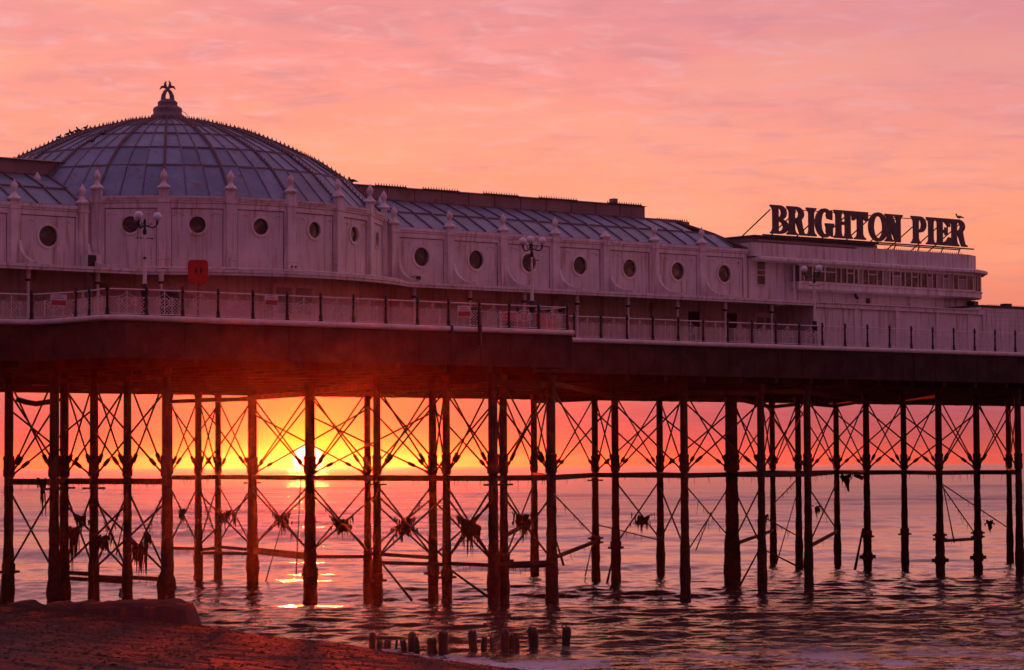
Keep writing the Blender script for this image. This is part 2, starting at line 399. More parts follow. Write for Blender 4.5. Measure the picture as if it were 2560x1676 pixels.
# loose stones on it (far too many to count)
NS = 42000
py_ = 40 + 66 * rs.rand(NS) ** .8; px_ = -26 + 34 * rs.rand(NS)
ok = beach_z(px_, py_) > -.04
px_, py_ = px_[ok], py_[ok]; pz_ = beach_z(px_, py_)
unit = np.array([(1, 0, 0), (0, 1, 0), (-1, 0, 0), (0, -1, 0), (0, 0, .8), (0, 0, -.5)], float)
uf = np.array([(0, 1, 4), (1, 2, 4), (2, 3, 4), (3, 0, 4)])
n = len(px_); sz = rs.gamma(3, .008, n) + .01; an = rs.rand(n) * 6.28
ex = np.stack([sz * rs.uniform(.8, 1.5, n), sz * rs.uniform(.7, 1.2, n), sz * rs.uniform(.3, .6, n)], -1)
sv = unit[None] * ex[:, None]; ca, sa = np.cos(an)[:, None], np.sin(an)[:, None]
sv = np.stack([sv[..., 0] * ca - sv[..., 1] * sa + px_[:, None], sv[..., 0] * sa + sv[..., 1] * ca + py_[:, None], sv[..., 2] + pz_[:, None] + .01], -1)
sf = (uf[None] + (np.arange(n) * 6)[:, None, None]).reshape(-1, 3)
stones = bpy.data.objects.new('shingle', np_mesh('shingle', sv.reshape(-1, 3), sf, M['shingle'], False)); C.objects.link(stones); stones['kind'] = 'stuff'
tag(stones, 'loose dark flint pebbles strewn over the beach in the foreground', 'pebbles')

rnd = random.Random(11)
# low rough concrete apron at the beach end
def apron():
    mb = MB(); n = 130; xs = [-40 + 27.6 * i / (n - 1) for i in range(n)]; rows = []
    for i, x in enumerate(xs):
        top = 1.10 + .03 * math.sin(i * .21) + .035 * rnd.uniform(-1, 1) + (.03 if x > -18 else 0) - (.16 * abs(math.sin(x * 1.7)) ** 3 if x < -17.5 else 0)
        if i > n - 4: top -= .03 * (i - n + 4)
        e = .09 * rnd.uniform(-1, 1)
        rows.append([(x, 98.9 + e, -.4), (x, 99.1 + e, .45 + .1 * rnd.uniform(-1, 1)), (x, 99.5 + e, top - .15), (x, 99.9 + e, top), (x, 102.2, top + .04 * rnd.uniform(-1, 1)), (x, 102.7, top - .3), (x, 102.9, -.5)])
    end = []
    for (x, y, z) in rows[-1]: end.append((x + .18 + .45 * (1.1 - max(z, -.3)) / 1.4 + rnd.uniform(-.05, .05), y, z - .02))
    rows.append(end); k = 7; vs = [p for r in rows for p in r]
    fs = [(i * k + j, i * k + j + 1, (i + 1) * k + j + 1, (i + 1) * k + j) for i in range(len(rows) - 1) for j in range(k - 1)]
    fs += [tuple(range(k)), tuple(len(vs) - 1 - j for j in range(k))]
    return mb.add(vs, fs)
solo('concrete_apron', apron(), M['concrete'], 'low rough concrete apron at the top of the beach, left, below the piles', 'sea wall', (-20, 100, 0), pier=False)

# timber stumps of an old groyne in the shallows
stumps = [(-4.85, 91.9, .24, .50), (-4.55, 91.3, .20, .28), (-4.32, 91.4, .24, .30), (-4.05, 91.3, .09, .30), (-3.62, 90.2, .22, .35), (-3.42, 90.3, .28, .62), (-3.15, 89.3, .17, .50),
          (-2.68, 89.2, .34, .48), (-2.33, 89.2, .36, .75), (-1.36, 91.6, .30, .60), (-1.1, 91.6, .20, .34), (-.7, 93.4, .08, .25), (-.27, 92.4, .32, .58), (.02, 92.5, .2, .36), (.24, 92.9, .18, .36), (.86, 93.5, .38, .58), (1.75, 93.2, .32, .60)]
slabel = ['leftmost round timber stump where beach meets water', 'low flat stump, second from the beach', 'low flat stump, third from the beach', 'thin stake, fourth from the beach among the stumps',
          'short stump leaning on the fifth tall one', 'tall rounded stump, sixth from the beach', 'short narrow stump, seventh from the beach', 'squat wide stump on the left of the thickest pair', 'broadest tall stump in the middle of the row',
          'tall pointed stump just right of the broadest pair', 'short stub beside the tall pointed stump', 'tiny stake standing alone in the row of stumps', 'tall square stump, fifth from the right end', 'short slanting stump, fourth from the right end',
          'small stump, third from the right end', 'stout flat-topped stump, second from the right end', 'rightmost stump with two pegs on its split top']
for i, (x, y, wd, h) in enumerate(stumps):
    mb = MB(); h *= .9; zb = float(beach_z(np.array(x), np.array(y))) - .3; r = wd / 2
    zb = min(zb, -.3)
    k = 7; pr = [(r * rnd.uniform(.9, 1.08), zb + (h - zb) * j / k) for j in range(k)] + [(r * .93, h - .05), (r * .6, h)]
    mb.lathe(pr, 11, (x, y, 0), .13, rnd)
    lx = rnd.uniform(-.12, .12)
    mb.v = [(a + lx * (c - zb), b, c + .05 * math.sin(3 * math.atan2(b - y, a - x) + i) * (c > h - .1)) for a, b, c in mb.v]
    if i == 16:
        mb.tube([(x - .08, y, h - .05), (x - .07, y, h + .08)], .03, 6); mb.tube([(x + .07, y, h - .05), (x + .07, y, h + .09)], .03, 6)
    solo('timber_stump', mb, M['stump'], slabel[i], 'stump', (x, y, 0), 'old groyne stumps in the shallows', pier=False, smooth=50)

# ------------------------------------------------------------------ deck
ZD = 11.98
edge_bay = [(-45, 5.2), (-20.4, 5.2), (-19.14, 5.07), (-18.75, 4.1), (-18.68, 2.84), (-18.62, 1.86), (-18.55, .35), (-17.9, 0), (4.45, 0), (4.45, 5.0), (80, 5.0)]
deck = thing('pier_deck', 'dark deck of the pier with white moulded edge, carried on piles over the sea', 'pier deck', (0, 5, 11.7))
poly = edge_bay + [(80, 37), (-45, 37)]
part('deck_slab', MB().prism(poly, 'z', 11.45, 11.9), M['deck'], deck)
def sweep(path, prof, lo=False):             # mitred moulding along a plan path; prof is (outward, z)
    mb = MB(); n = len(path); k = len(prof); vs = []
    for i, p in enumerate(path):
        a = Vector(path[max(i - 1, 0)] + (0,)); b = Vector(path[min(i + 1, n - 1)] + (0,)); p = Vector(p + (0,))
        d1 = (p - a).normalized() if i else (b - p).normalized(); d2 = (b - p).normalized() if i < n - 1 else d1
        n1 = Vector((d1.y, -d1.x, 0)); n2 = Vector((d2.y, -d2.x, 0)); nn = (n1 + n2).normalized(); c = max(.35, nn.dot(n1))
        for q, z in prof: vs.append((p.x + nn.x * q / c, p.y + nn.y * q / c, z))
    fs = [(i * k + j, i * k + (j + 1) % k, (i + 1) * k + (j + 1) % k, (i + 1) * k + j) for i in range(n - 1) for j in range(k)]
    return mb.add(vs, fs + [tuple(range(k)), tuple(len(vs) - 1 - j for j in range(k))])
mprof = [(-.3, 11.76), (.10, 11.76), (.17, 11.80), (.20, 11.87), (.18, 11.94), (.12, ZD), (-.3, ZD)]
part('edge_moulding', sweep(edge_bay[:9], mprof), M['mould'], deck, 40)
part('edge_moulding', sweep([(4.2, 5.0), (80, 5.0)], mprof), M['mould'], deck, 40)
part('fascia_girder', sweep(edge_bay[:9] + [(4.45, 4.7)], [(-.12, 10.35), (.02, 10.35), (.02, 11.75), (-.12, 11.75)]), M['deck'], deck)
part('fascia_girder', sweep([(4.6, 5.0), (80, 5.0)], [(-.12, 10.35), (.02, 10.35), (.02, 11.75), (-.12, 11.75)]), M['deck'], deck)
part('fascia_girder', MB().box(-45, 80, 36.8, 37, 10.2, 11.46), M['deck'], deck)
cg = mesh('cross_girder', MB().box(-.12, .12, 0, 31.6, 10.08, 11.44), M['deck'])
cgb = mesh('cross_girder', MB().box(-.12, .12, .15, 36.6, 10.08, 11.44), M['deck'])
s = -44.0
while s < 79:
    inst('cross_girder', cgb if -18.3 < s < 4.2 else cg, deck, (s, 0 if -18.3 < s < 4.2 else 5.15, 0)); s += 1.63 * 1.5
lb = mesh('longitudinal_beam', MB().box(-45, 79.8, -.13, .13, 10.0, 10.5), M['deck'])
for v in (8.2, 11.5, 15, 18.7, 22.5, 26.2, 30, 33.5): inst('longitudinal_beam', lb, deck, (0, v, 0))
dp = on_v(1198, 830, -.2)
part('drain_pipe', MB().tube([(dp.x, -.25, 11.2), (dp.x, -.25, 12.05)], .085, 8), M['post'], deck)
dp = on_v(1130, 815, -.2)
part('joint_cover', MB().box(dp.x - .05, dp.x + .05, -.23, -.02, 11.7, 12.0), M['post'], deck)
bolt = mesh('fascia_rib', MB().box(-.04, .04, -.05, -.021, 10.36, 11.74), M['deck'])
for i in range(14): inst('fascia_rib', bolt, deck, (-16.9 + i * 1.63, 0, 0))
for i in range(44): inst('fascia_rib', bolt, deck, (5.7 + i * 1.63, 5.0, 0))

# ------------------------------------------------------------------ piles, braces, weed
PX = {7: (461, 1362, .19), 8: (507, 1355, .17), 9: (587, 1365, .25), 10: (721, 1385, .26), 11: (855, 1385, .17), 12: (877, 1405, .18), 13: (1007, 1400, .19), 14: (1039, 1412, .18),
      15: (1146, 1430, .22), 16: (1172, 1415, .18), 17: (1243, 1340, .19), 18: (1281, 1420, .22), 19: (1385, 1352, .18), 20: (1432, 1360, .20), 21: (1536, 1342, .19), 22: (1593, 1378, .20),
      23: (1703, 1358, .34), 24: (1769, 1375, .19), 25: (1798, 1308, .18), 26: (1858, 1325, .18), 27: (1877, 1368, .19), 28: (1947, 1312, .18), 29: (2017, 1333, .19), 30: (2104, 1325, .18),
      31: (2186, 1343, .19), 32: (2274, 1335, .19), 33: (2348, 1300, .18), 34: (2367, 1358, .19)}
PILE = {1: (-18, 9.0, .18), 2: (-18, 5.3, .19), 3: (-15.5, 8.9, .18), 4: (-15.5, 6.5, .17), 5: (-15.5, 3.9, .16), 6: (-15.5, 1.0, .17)}
for k, (x, y, r) in PX.items():
    p = on_z(x * D, y * D)
    lim = .7 if p.x < 5.5 else 5.8
    if p.y < lim:                            # keep it under the deck, on the same line of sight at eye level
        p = on_v(x * D, 1165, lim)
    PILE[k] = (p.x, p.y, r * .93)
p = at_depth(412 * D * .955, 1165, 141); PILE[35] = (p.x, p.y, .17)
plabel = {1: 'iron pile nearest the left edge of the picture', 2: 'left one of the touching pair of piles near the left edge', 3: 'right one of the touching pair of piles near the left edge', 4: 'fourth iron pile from the left, weed hanging on both sides',
          5: 'fifth iron pile from the left, above the concrete apron', 6: 'pile with the thick flared foot at the end of the concrete apron', 7: 'slim pile, first one in open water right of the flared foot', 8: 'slim pile, second one in open water right of the flared foot',
          9: 'sturdy pile just left of the setting sun', 10: 'thick pile standing right in front of the setting sun', 11: 'farther of the close pair of piles just right of the sun', 12: 'nearer of the close pair of piles just right of the sun',
          13: 'thirteenth pile from the left, second pair right of the sun', 14: 'fourteenth pile from the left, with a square clamp low down', 15: 'stout near pile, left of the third pair right of the sun', 16: 'slimmer pile, right of the third pair right of the sun',
          17: 'short far pile behind weed, directly left of the last near pile', 18: 'near pile under the end of the projecting platform', 19: 'slim pile right of the platform end, with stub beams low down', 20: 'twentieth pile from the left, a broken rod leaning at its foot',
          21: 'twenty-first pile from the left, slim, right of weedy crossed rods', 22: 'twenty-second pile from the left, deep in the water', 23: 'broad doubled pile right of the picture centre', 24: 'pile with a broken bracket and dangling rods at mid height',
          25: 'thin far pile just right of the bracketed pile', 26: 'far one of the close pair below the third lamp post', 27: 'near one of the close pair below the third lamp post', 28: 'slim pile, first right of the pair below the third lamp',
          29: 'pile with an oar-like rod leaning at its foot', 30: 'plain slim pile with one ring low down, fifth from the right edge', 31: 'fourth pile from the right edge with stub beams', 32: 'third pile from the right edge, end of the low crossbar',
          33: 'far thin pile, second from the right edge', 34: 'pile nearest the right edge of the picture', 35: 'far slim pile half hidden behind the flared foot'}
PT = {}
for k in sorted(PILE):
    s0, v0, r = PILE[k]
    dist = (W((s0, v0, 6)) - CAM).length
    t = thing('iron_pile', plabel[k], 'pile', (s0, v0, 0), 'iron piles carrying the pier'); PT[k] = t
    up = [(r, 5.2), (r, 6.0), (r * 1.02, 7.5), (r * .98, 9.0), (r, 9.7), (r * 1.25, 9.85), (r * 1.3, 10.06)]
    part('shaft', MB().lathe(up, 14, (s0, v0, 0)), M['iron'], t, 40)
    zs = np.arange(-1.6, 5.45, .16); pr = []
    for z in zs:
        g = 1.0 + .10 * max(0, min(1, (5.2 - z) / 2)) + .30 * max(0, min(1, (2.9 - z) / 1.6))
        if k == 6: g += .75 * max(0, min(1, (2.1 - z) / .25)) + .25 * max(0, (1.2 - z))
        if k in (2, 3): g += .12 * max(0, min(1, (1.8 - z) / .2))
        pr.append((r * g * (1 + .05 * math.sin(z * 5 + k)), z))
    part('weedy_foot', MB().lathe(pr, 12, (s0, v0, 0), .07, rnd), M['mussel'], t, 60)
    part('sleeve', MB().lathe([(r * 1.02, 5.78), (r * 1.28, 5.82), (r * 1.30, 6.1), (r * 1.22, 6.14), (r * 1.22, 6.46), (r * 1.32, 6.5), (r * 1.28, 6.6), (r, 6.66)], 14, (s0, v0, 0)), M['iron'], t, 40)
    if k in (19, 29, 30, 31, 32, 20, 14, 12, 13, 16, 1, 10):
        zc = {14: 1.3, 12: 1.05, 13: 1.3, 1: 1.95, 10: 1.0, 20: 1.9}.get(k, 2.05)
        mb = MB()
        for dz in ((0, .22) if k in (19, 31, 32) else (0,)):
            mb.box(s0 - .46, s0 + .46, v0 - .1, v0 + .1, zc + dz - .05, zc + dz + .05)
        mb.lathe([(r * 1.4, zc - .1), (r * 1.55, zc - .06), (r * 1.55, zc + .3), (r * 1.4, zc + .34)], 10, (s0, v0, 0))
        part('clamp', mb, M['iron'], t)
        if k in (29, 31, 32): part('clamp', MB().box(s0 - .5, s0 + .5, v0 - .16, v0 + .16, .82, 1.02).lathe([(r * 1.4, .7), (r * 1.7, .75), (r * 1.7, 1.1), (r * 1.4, 1.15)], 10, (s0, v0, 0)), M['mussel'], t)
    if k in (2, 3, 4, 12, 15, 16, 19, 9): part('lug', MB().box(s0 - .5, s0 + .5, v0 - .05, v0 + .05, 5.28, 5.36), M['iron'], t)

def strands(mb, a, b, n, lo, hi, rw=.016):
    a, b = Vector(a), Vector(b)
    for i in range(n):
        p = a.lerp(b, rnd.random()) + Vector((rnd.gauss(0, .035), rnd.gauss(0, .035), rnd.uniform(-.02, .03)))
        L = rnd.uniform(lo, hi) * (1.6 if rnd.random() < .12 else 1); q = p + Vector((rnd.gauss(0, .05), rnd.gauss(0, .05), -L))
        mb.tube([p, p.lerp(q, .5) + Vector((rnd.gauss(0, .02), rnd.gauss(0, .02), 0)), q], [rw, rw * .8, rw * .25], 3, False)
    return mb
def PP(k, z): return Vector((PILE[k][0], PILE[k][1], z))
rod_r = .041
def rod(i, j, za, zb, r=rod_r, turn=True, parent=None, weed=0, slack=0):
    a, b = PP(i, za), PP(j, zb); d = (b - a).normalized()
    a2, b2 = a + d * PILE[i][2] * .6, b - d * PILE[j][2] * .6
    mid = a2.lerp(b2, .5) + Vector((0, 0, -slack))
    o = part('tie_rod', MB().tube([a2, mid, b2], r, 6), M['iron'], PT[parent or i])
    if turn:
        lo, hi_ = (b2, a2) if b2.z < a2.z else (a2, b2); L = (hi_ - lo).length
        q1, q2 = lo.lerp(hi_, .13), lo.lerp(hi_, .13 + min(.5, L * .1) / L)
        part('turnbuckle', MB().tube([q1, q1.lerp(q2, .15), q1.lerp(q2, .85), q2], [r * 1.1, r * 2.1, r * 2.1, r * 1.1], 7), M['iron'], o)
        e2 = lo.lerp(hi_, .05)
        part('rod_shoe', MB().tube([lo, e2], [r * 3.2, r * 1.3], 6), M['iron'], o)
    if weed:
        fr = part('seaweed_fringe', strands(MB(), a2.lerp(b2, .25), a2.lerp(b2, .8), weed, .1, .45), M['weed'], o); fr['kind'] = 'stuff'
    return o
def cross(i, j, z0, z1, r=rod_r, turn=True, off=0.0, weed=0):
    rod(i, j, z1 - off, z0, r, turn, i, weed if rnd.random() < .6 else 0); rod(i, j, z0, z1 - off, r, turn, i, weed if rnd.random() < .4 else 0)
UP0, UP1, LO0, LO1 = 5.75, 9.75, 2.05, 5.3
upper = [(1, 2, 0), (1, 3, .5), (1, 4, 1.2), (3, 4, 0), (3, 5, .3), (4, 5, 0), (4, 6, .6), (5, 6, 0), (35, 7, 0), (35, 8, .3), (7, 8, 0), (7, 9, .2), (8, 9, 0), (9, 10, 0), (9, 10, .55), (9, 11, .9), (10, 11, 0), (10, 12, .25), (10, 13, 1.2),
         (12, 13, 0), (12, 14, .3), (11, 13, .7), (13, 14, 0), (14, 15, 0), (14, 16, .45), (13, 15, 1.0), (15, 16, .2), (16, 18, 0), (16, 17, .5), (15, 18, .6), (17, 18, 0), (18, 19, 0), (18, 20, .4), (19, 20, 0), (20, 21, 0), (20, 22, .5), (21, 22, 0), (19, 21, .8),
         (22, 23, 0), (22, 24, .6), (21, 23, .9), (23, 24, 0), (23, 25, .5), (24, 25, .1), (25, 26, 0), (24, 27, .3), (25, 27, .7), (26, 28, .3), (27, 28, 0), (27, 29, .5), (28, 29, 0), (29, 30, 0), (29, 31, .6), (28, 30, .6), (30, 31, 0), (31, 32, 0), (31, 32, .7), (30, 32, .9), (32, 33, 0), (32, 34, .3), (33, 34, .2)]
for i, j, off in upper: cross(i, j, UP0, UP1, off=off)
lower = [(1, 2, 0, 0), (3, 4, 0, 10), (4, 5, .2, 16), (3, 5, .6, 0), (5, 6, 0, 14), (4, 6, .5, 0), (35, 7, .1, 8), (7, 8, 0, 8), (8, 9, .1, 12), (7, 9, .5, 0), (9, 10, 0, 26), (9, 10, .35, 0), (10, 11, 0, 28), (10, 12, .4, 0), (12, 13, 0, 26), (12, 14, .45, 0), (11, 13, .6, 0),
         (14, 15, 0, 24), (14, 15, .5, 0), (13, 15, .7, 0), (16, 17, .1, 22), (16, 18, .5, 10), (20, 21, 0, 26), (23, 24, .2, 12), (27, 28, .3, 8), (21, 22, .4, 0)]
for i, j, off, wd in lower: cross(i, j, LO0, LO1, r=.044, off=off, turn=False, weed=int(wd * 1.6))
for i, j, za, zb in ((18, 19, 5.0, 2.3), (22, 23, 5.2, 2.2), (23, 22, 5.2, 1.8), (26, 25, 5.3, 3.6), (31, 33, 5.1, 1.9), (31, 32, 5.1, 2.0), (24, 26, 3.6, 1.9), (19, 21, 3.0, 2.0)):
    rod(i, j, za, zb, .034, False, weed=8)
# beams
def beam(i, j, z, h=.24, wd=.18, z2=None, weed=0, name='brace_beam'):
    a, b = PP(i, z), PP(j, z if z2 is None else z2)
    o = part(name, MB().bar(a, b, wd, h), M['iron'], PT[i])
    if weed: fr = part('seaweed_fringe', strands(MB(), a - Vector((0, 0, h / 2 - .02)), b - Vector((0, 0, h / 2 - .02)), weed, .06, .4, .012), M['weed'], o); fr['kind'] = 'stuff'
for a, b, wd in ((1, 2, 6), (2, 3, 0), (3, 4, 12), (4, 5, 4), (5, 6, 8), (35, 7, 10), (7, 8, 4), (8, 9, 0), (9, 10, 0), (10, 11, 4), (10, 12, 0), (11, 13, 0), (12, 14, 0), (12, 13, 6), (13, 14, 0), (14, 15, 16), (15, 16, 0), (16, 18, 12), (17, 18, 0), (18, 19, 10), (19, 20, 0), (20, 21, 6), (20, 22, 0),
                 (21, 22, 4), (22, 23, 6), (23, 24, 4), (24, 27, 6), (25, 26, 8), (23, 25, 4), (27, 28, 14), (28, 29, 18), (29, 30, 4), (30, 31, 8), (31, 32, 10), (32, 34, 6), (26, 28, 4), (28, 30, 0), (33, 34, 4)):
    beam(a, b, 5.6, weed=wd)
for a, b, z, wd in ((3, 4, 1.85, 10), (4, 5, 1.75, 8), (5, 6, 1.8, 12), (3, 5, 1.62, 0), (35, 7, 1.9, 10), (7, 8, 1.85, 6), (8, 9, 1.9, 4), (7, 9, 1.7, 8), (9, 10, 1.95, 4), (9, 10, 1.78, 0), (10, 11, 1.85, 10), (11, 13, 2.0, 0), (12, 14, 1.85, 0), (14, 15, 1.9, 14), (15, 18, 1.95, 10), (18, 19, 2.1, 8), (23, 25, 2.0, 8),
                    (27, 28, 2.0, 6), (31, 32, 1.95, 6), (16, 18, 1.8, 16), (16, 17, 3.1, 0)):
    beam(a, b, z, .16, .14, weed=wd)
for a, b in ((1, 3), (2, 4), (3, 5), (4, 6), (35, 8), (7, 9), (8, 10), (9, 10), (10, 12), (11, 13), (12, 14), (13, 15), (15, 18), (16, 18), (17, 19), (19, 21), (20, 22), (21, 23), (22, 24), (23, 25), (24, 27), (25, 26), (26, 28), (28, 29), (27, 29), (30, 31), (31, 32), (32, 34), (18, 20), (29, 30)):
    beam(a, b, 9.62 + rnd.uniform(-.06, .12), .2, .2, 9.62 + rnd.uniform(-.06, .12), name='cap_beam')
# broken struts left hanging or leaning
for k, x0, y0, x1, y1, r in ((12, 888, 1310, 958, 1397, .07), (14, 1047, 1325, 1140, 1392, .07), (9, 656, 1215, 612, 1372, .035), (10, 700, 1090, 688, 1338, .03), (20, 1432, 1265, 1411, 1355, .06), (22, 1653, 1190, 1617, 1280, .03), (24, 1766, 1275, 1718, 1365, .06),
                             (29, 2006, 1228, 1987, 1325, .08), (19, 1378, 1258, 1360, 1340, .035), (18, 1289, 1245, 1310, 1315, .05), (24, 1776, 1278, 1850, 1315, .05), (31, 2192, 1130, 2218, 1262, .04), (26, 1850, 1155, 1805, 1310, .035), (5, 292, 1190, 270, 1290, .03), (1, 12, 1240, 2, 1400, .05)):
    dep = (W((PILE[k][0], PILE[k][1], 0)) - CAM).y
    a, b = at_depth(x0 * D, y0 * D, dep), at_depth(x1 * D, y1 * D, dep)
    part('broken_strut', MB().tube([a, a.lerp(b, .5), b], [r * .7, r * .8, r * 1.1], 6), M['mussel'], PT[k])
part('sagging_pipe', MB().tube([at_depth(38 * D, 928 * D, 108), at_depth(60 * D, 935 * D, 108), at_depth(84 * D, 939 * D, 108), at_depth(128 * D, 932 * D, 108)], .11, 8), M['iron'], PT[1])
part('broken_bracket', MB().tube([at_depth(1955 * D, 1105 * D, 158), at_depth(1968 * D, 1120 * D, 158), at_depth(1973 * D, 1143 * D, 158)], [.14, .16, .04], 7).tube([at_depth(1985 * D, 1104 * D, 158), at_depth(2006 * D, 1112 * D, 158)], [.1, .14], 7), M['mussel'], PT[28])

# seaweed clumps hung on the crossings of the lower rods
clumps = [(98, 1120, 104, 12, .12, .9), (172, 1232, 108, 46, .16, 1.1), (188, 1205, 110, 26, .2, .5), (232, 1255, 106, 40, .3, .55), (322, 1270, 104, 46, .2, .8), (342, 1245, 104, 20, .08, .9), (422, 1190, 140, 22, .15, .7), (524, 1195, 142, 34, .25, .65), (545, 1195, 141, 20, .1, .7),
          (655, 1205, 132, 70, .35, .6), (795, 1215, 127, 80, .42, .6), (940, 1218, 120, 85, .42, .6), (1090, 1215, 114, 95, .34, 1.0), (1217, 1205, 122, 70, .34, .7), (1494, 1208, 142, 60, .45, .5), (1898, 1182, 150, 22, .15, .5), (1772, 1205, 140, 24, .25, .5), (1968, 1108, 158, 22, .25, .7), (2300, 1215, 150, 26, .25, .4)]
cwhere = ['below the brace beam between the leftmost pile and the touching pair', 'long and drooping, right beside the touching pair of piles', 'above the long drooping one near the touching pair', 'sloping, between the fourth and fifth piles from the left', 'forked, left of the pile with the flared foot', 'narrow, touching the pile with the flared foot',
          'first one right of the flared foot', 'between the second slim pile and the sturdy pile left of the sun', 'small, against the sturdy pile left of the sun', 'on crossed rods directly left of the sun pile', 'on crossed rods directly right of the sun pile', 'on crossed rods between the first and second pairs right of the sun',
          'longest, bag-shaped, left of the stout near pile', 'on the rods left of the last near pile', 'on lone crossed rods right of the picture centre', 'small knot on rods below the third lamp post', 'on rods just right of the broad doubled pile', 'torn, under the brace beam right of the third lamp pair', 'fringe on the slanting rod near the right edge']
for (x, y, dep, nst, wd, ln), lab in zip(clumps, cwhere):
    c = at_depth(x * D, y * D, dep); mb = MB(); k_ = 1.3 if x < 350 else 1.1; wd *= k_; ln *= k_
    side = Vector((.75, -.65, 0))
    for q in range(2 + nst // 40):
        cc = c + side * rnd.uniform(-.45, .45) * wd + Vector((0, 0, rnd.uniform(-.30, .02) * ln))
        mb.ball(cc, wd * rnd.uniform(.22, .38), 8, rnd.uniform(.7, 1.1), 1, rnd.uniform(1.3, 2.5))
    mb.v = [(a + rnd.gauss(0, .03), b + rnd.gauss(0, .03), z + rnd.gauss(0, .04)) for a, b, z in mb.v]
    slope = rnd.choice((-1, 1))
    for q in range(int(nst * 1.7)):            # fronds draped over the rods, each its own length and bend
        u_ = max(-1, min(1, rnd.gauss(0, .42))); p0 = c + side * (u_ * wd * 1.3) + Vector((0, 0, slope * u_ * wd * .6 * (1 if rnd.random() < .7 else -1) + .08))
        L = ln * rnd.uniform(.2, .75) * (1.9 if rnd.random() < .18 else 1) * max(.35, 1.15 - abs(u_) * .6); bend = side * rnd.gauss(0, .045) * L
        wr_ = rnd.uniform(.018, .055)
        mb.tube([p0, p0 + bend * .4 + Vector((rnd.gauss(0, .02), rnd.gauss(0, .02), -L * .35)), p0 + bend + Vector((0, 0, -L * .75)), p0 + bend * .8 + Vector((0, 0, -L))], [wr_ * .8, wr_, wr_ * .7, .005], 4, False)
    solo('seaweed_clump', mb, M['weed'], 'dark seaweed clump ' + lab, 'seaweed', tuple(c), 'seaweed clumps hanging under the pier', smooth=60)

# ------------------------------------------------------------------ pavilion: shared pieces
def ring_pts(cx, cz, r, n=32): return [(cx + r * math.cos(2 * PI * k / n), cz + r * math.sin(2 * PI * k / n)) for k in range(n)]
def holed_wall(mb, x0, x1, z0, z1, cx, cz, r, y0, y1, n=32):
    circ = ring_pts(cx, cz, r, n); rect = []
    for k in range(n):
        a = 2 * PI * k / n; dx, dz = math.cos(a), math.sin(a); ts = []
        if dx > 1e-6: ts.append((x1 - cx) / dx)
        if dx < -1e-6: ts.append((x0 - cx) / dx)
        if dz > 1e-6: ts.append((z1 - cz) / dz)
        if dz < -1e-6: ts.append((z0 - cz) / dz)
        t = min(ts); rect.append((cx + dx * t, cz + dz * t))
    for c in ((x0, z0), (x1, z0), (x1, z1), (x0, z1)):   # pull the nearest rim points into the corners
        k = min(range(n), key=lambda q: (rect[q][0] - c[0]) ** 2 + (rect[q][1] - c[1]) ** 2); rect[k] = c
    return mb.strip(circ, rect, 'y', y0, y1, True)
FIN_PROF = [(.20, -.08), (.27, -.06), (.30, 0), (.24, .07), (.14, .15), (.085, .24), (.075, .30), (.11, .36), (.155, .46), (.15, .54), (.10, .64), (.05, .71), (.03, .76), (.012, .80)]
me_fin = mesh('finial', MB().lathe(FIN_PROF, 14), M['trim'], smooth=45)
me_fin_broken = mesh('finial', MB().lathe(FIN_PROF[:6] + [(.06, .27)], 14), M['trim'], smooth=45)
def bay_meshes(wd, z0, z1, cz, r, tag_):
    h = wd / 2; mb = MB(); holed_wall(mb, -h, h, z0, z1, 0, cz, r, 0, .12)
    wall = mesh('bay_panel', mb, M['wall'])
    mb = MB(); x = h - .30
    mb.box(-h + .16, -x, -.05, 0, z0, z1 - .1); mb.box(x, h - .16, -.05, 0, z0, z1 - .1); mb.box(-x, x, -.05, 0, z1 - .34, z1 - .14)
    for sx in (-1, 1):                        # blind arch mouldings either side of the window
        c = sx * (r + .42); arc = [(c + .24 * math.cos(a), z1 - .78 + .24 * math.sin(a)) for a in np.linspace(.15 * PI, .85 * PI, 8)]
        arc2 = [(c + .28 * math.cos(a), z1 - .78 + .28 * math.sin(a)) for a in np.linspace(.15 * PI, .85 * PI, 8)]
        mb.strip(arc, arc2, 'y', -.03, 0)
    frame = mesh('panel_moulding', mb, M['trim'])
    jt = MB()  # rusty joint lines, with the gap shade beside the pilasters painted in
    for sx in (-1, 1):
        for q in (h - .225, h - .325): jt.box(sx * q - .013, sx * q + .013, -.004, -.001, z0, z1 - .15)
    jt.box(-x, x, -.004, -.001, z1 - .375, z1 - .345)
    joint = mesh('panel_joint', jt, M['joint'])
    ring = mesh('window_ring', MB().strip(ring_pts(0, cz, r - .01), ring_pts(0, cz, r + .09), 'y', -.05, .02, True), M['trim'])
    pane = mesh('round_window', MB().prism(ring_pts(0, cz, r + .02, 28), 'y', .09, .15), M['glass'])
    return wall, frame, ring, pane, joint
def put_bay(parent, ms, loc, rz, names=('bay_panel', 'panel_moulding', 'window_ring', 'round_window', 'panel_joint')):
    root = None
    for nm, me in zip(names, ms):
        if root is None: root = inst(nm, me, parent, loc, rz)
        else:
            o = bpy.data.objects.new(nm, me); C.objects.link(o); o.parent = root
ZC = 14.52                                   # where the canopy roof meets the upper wall
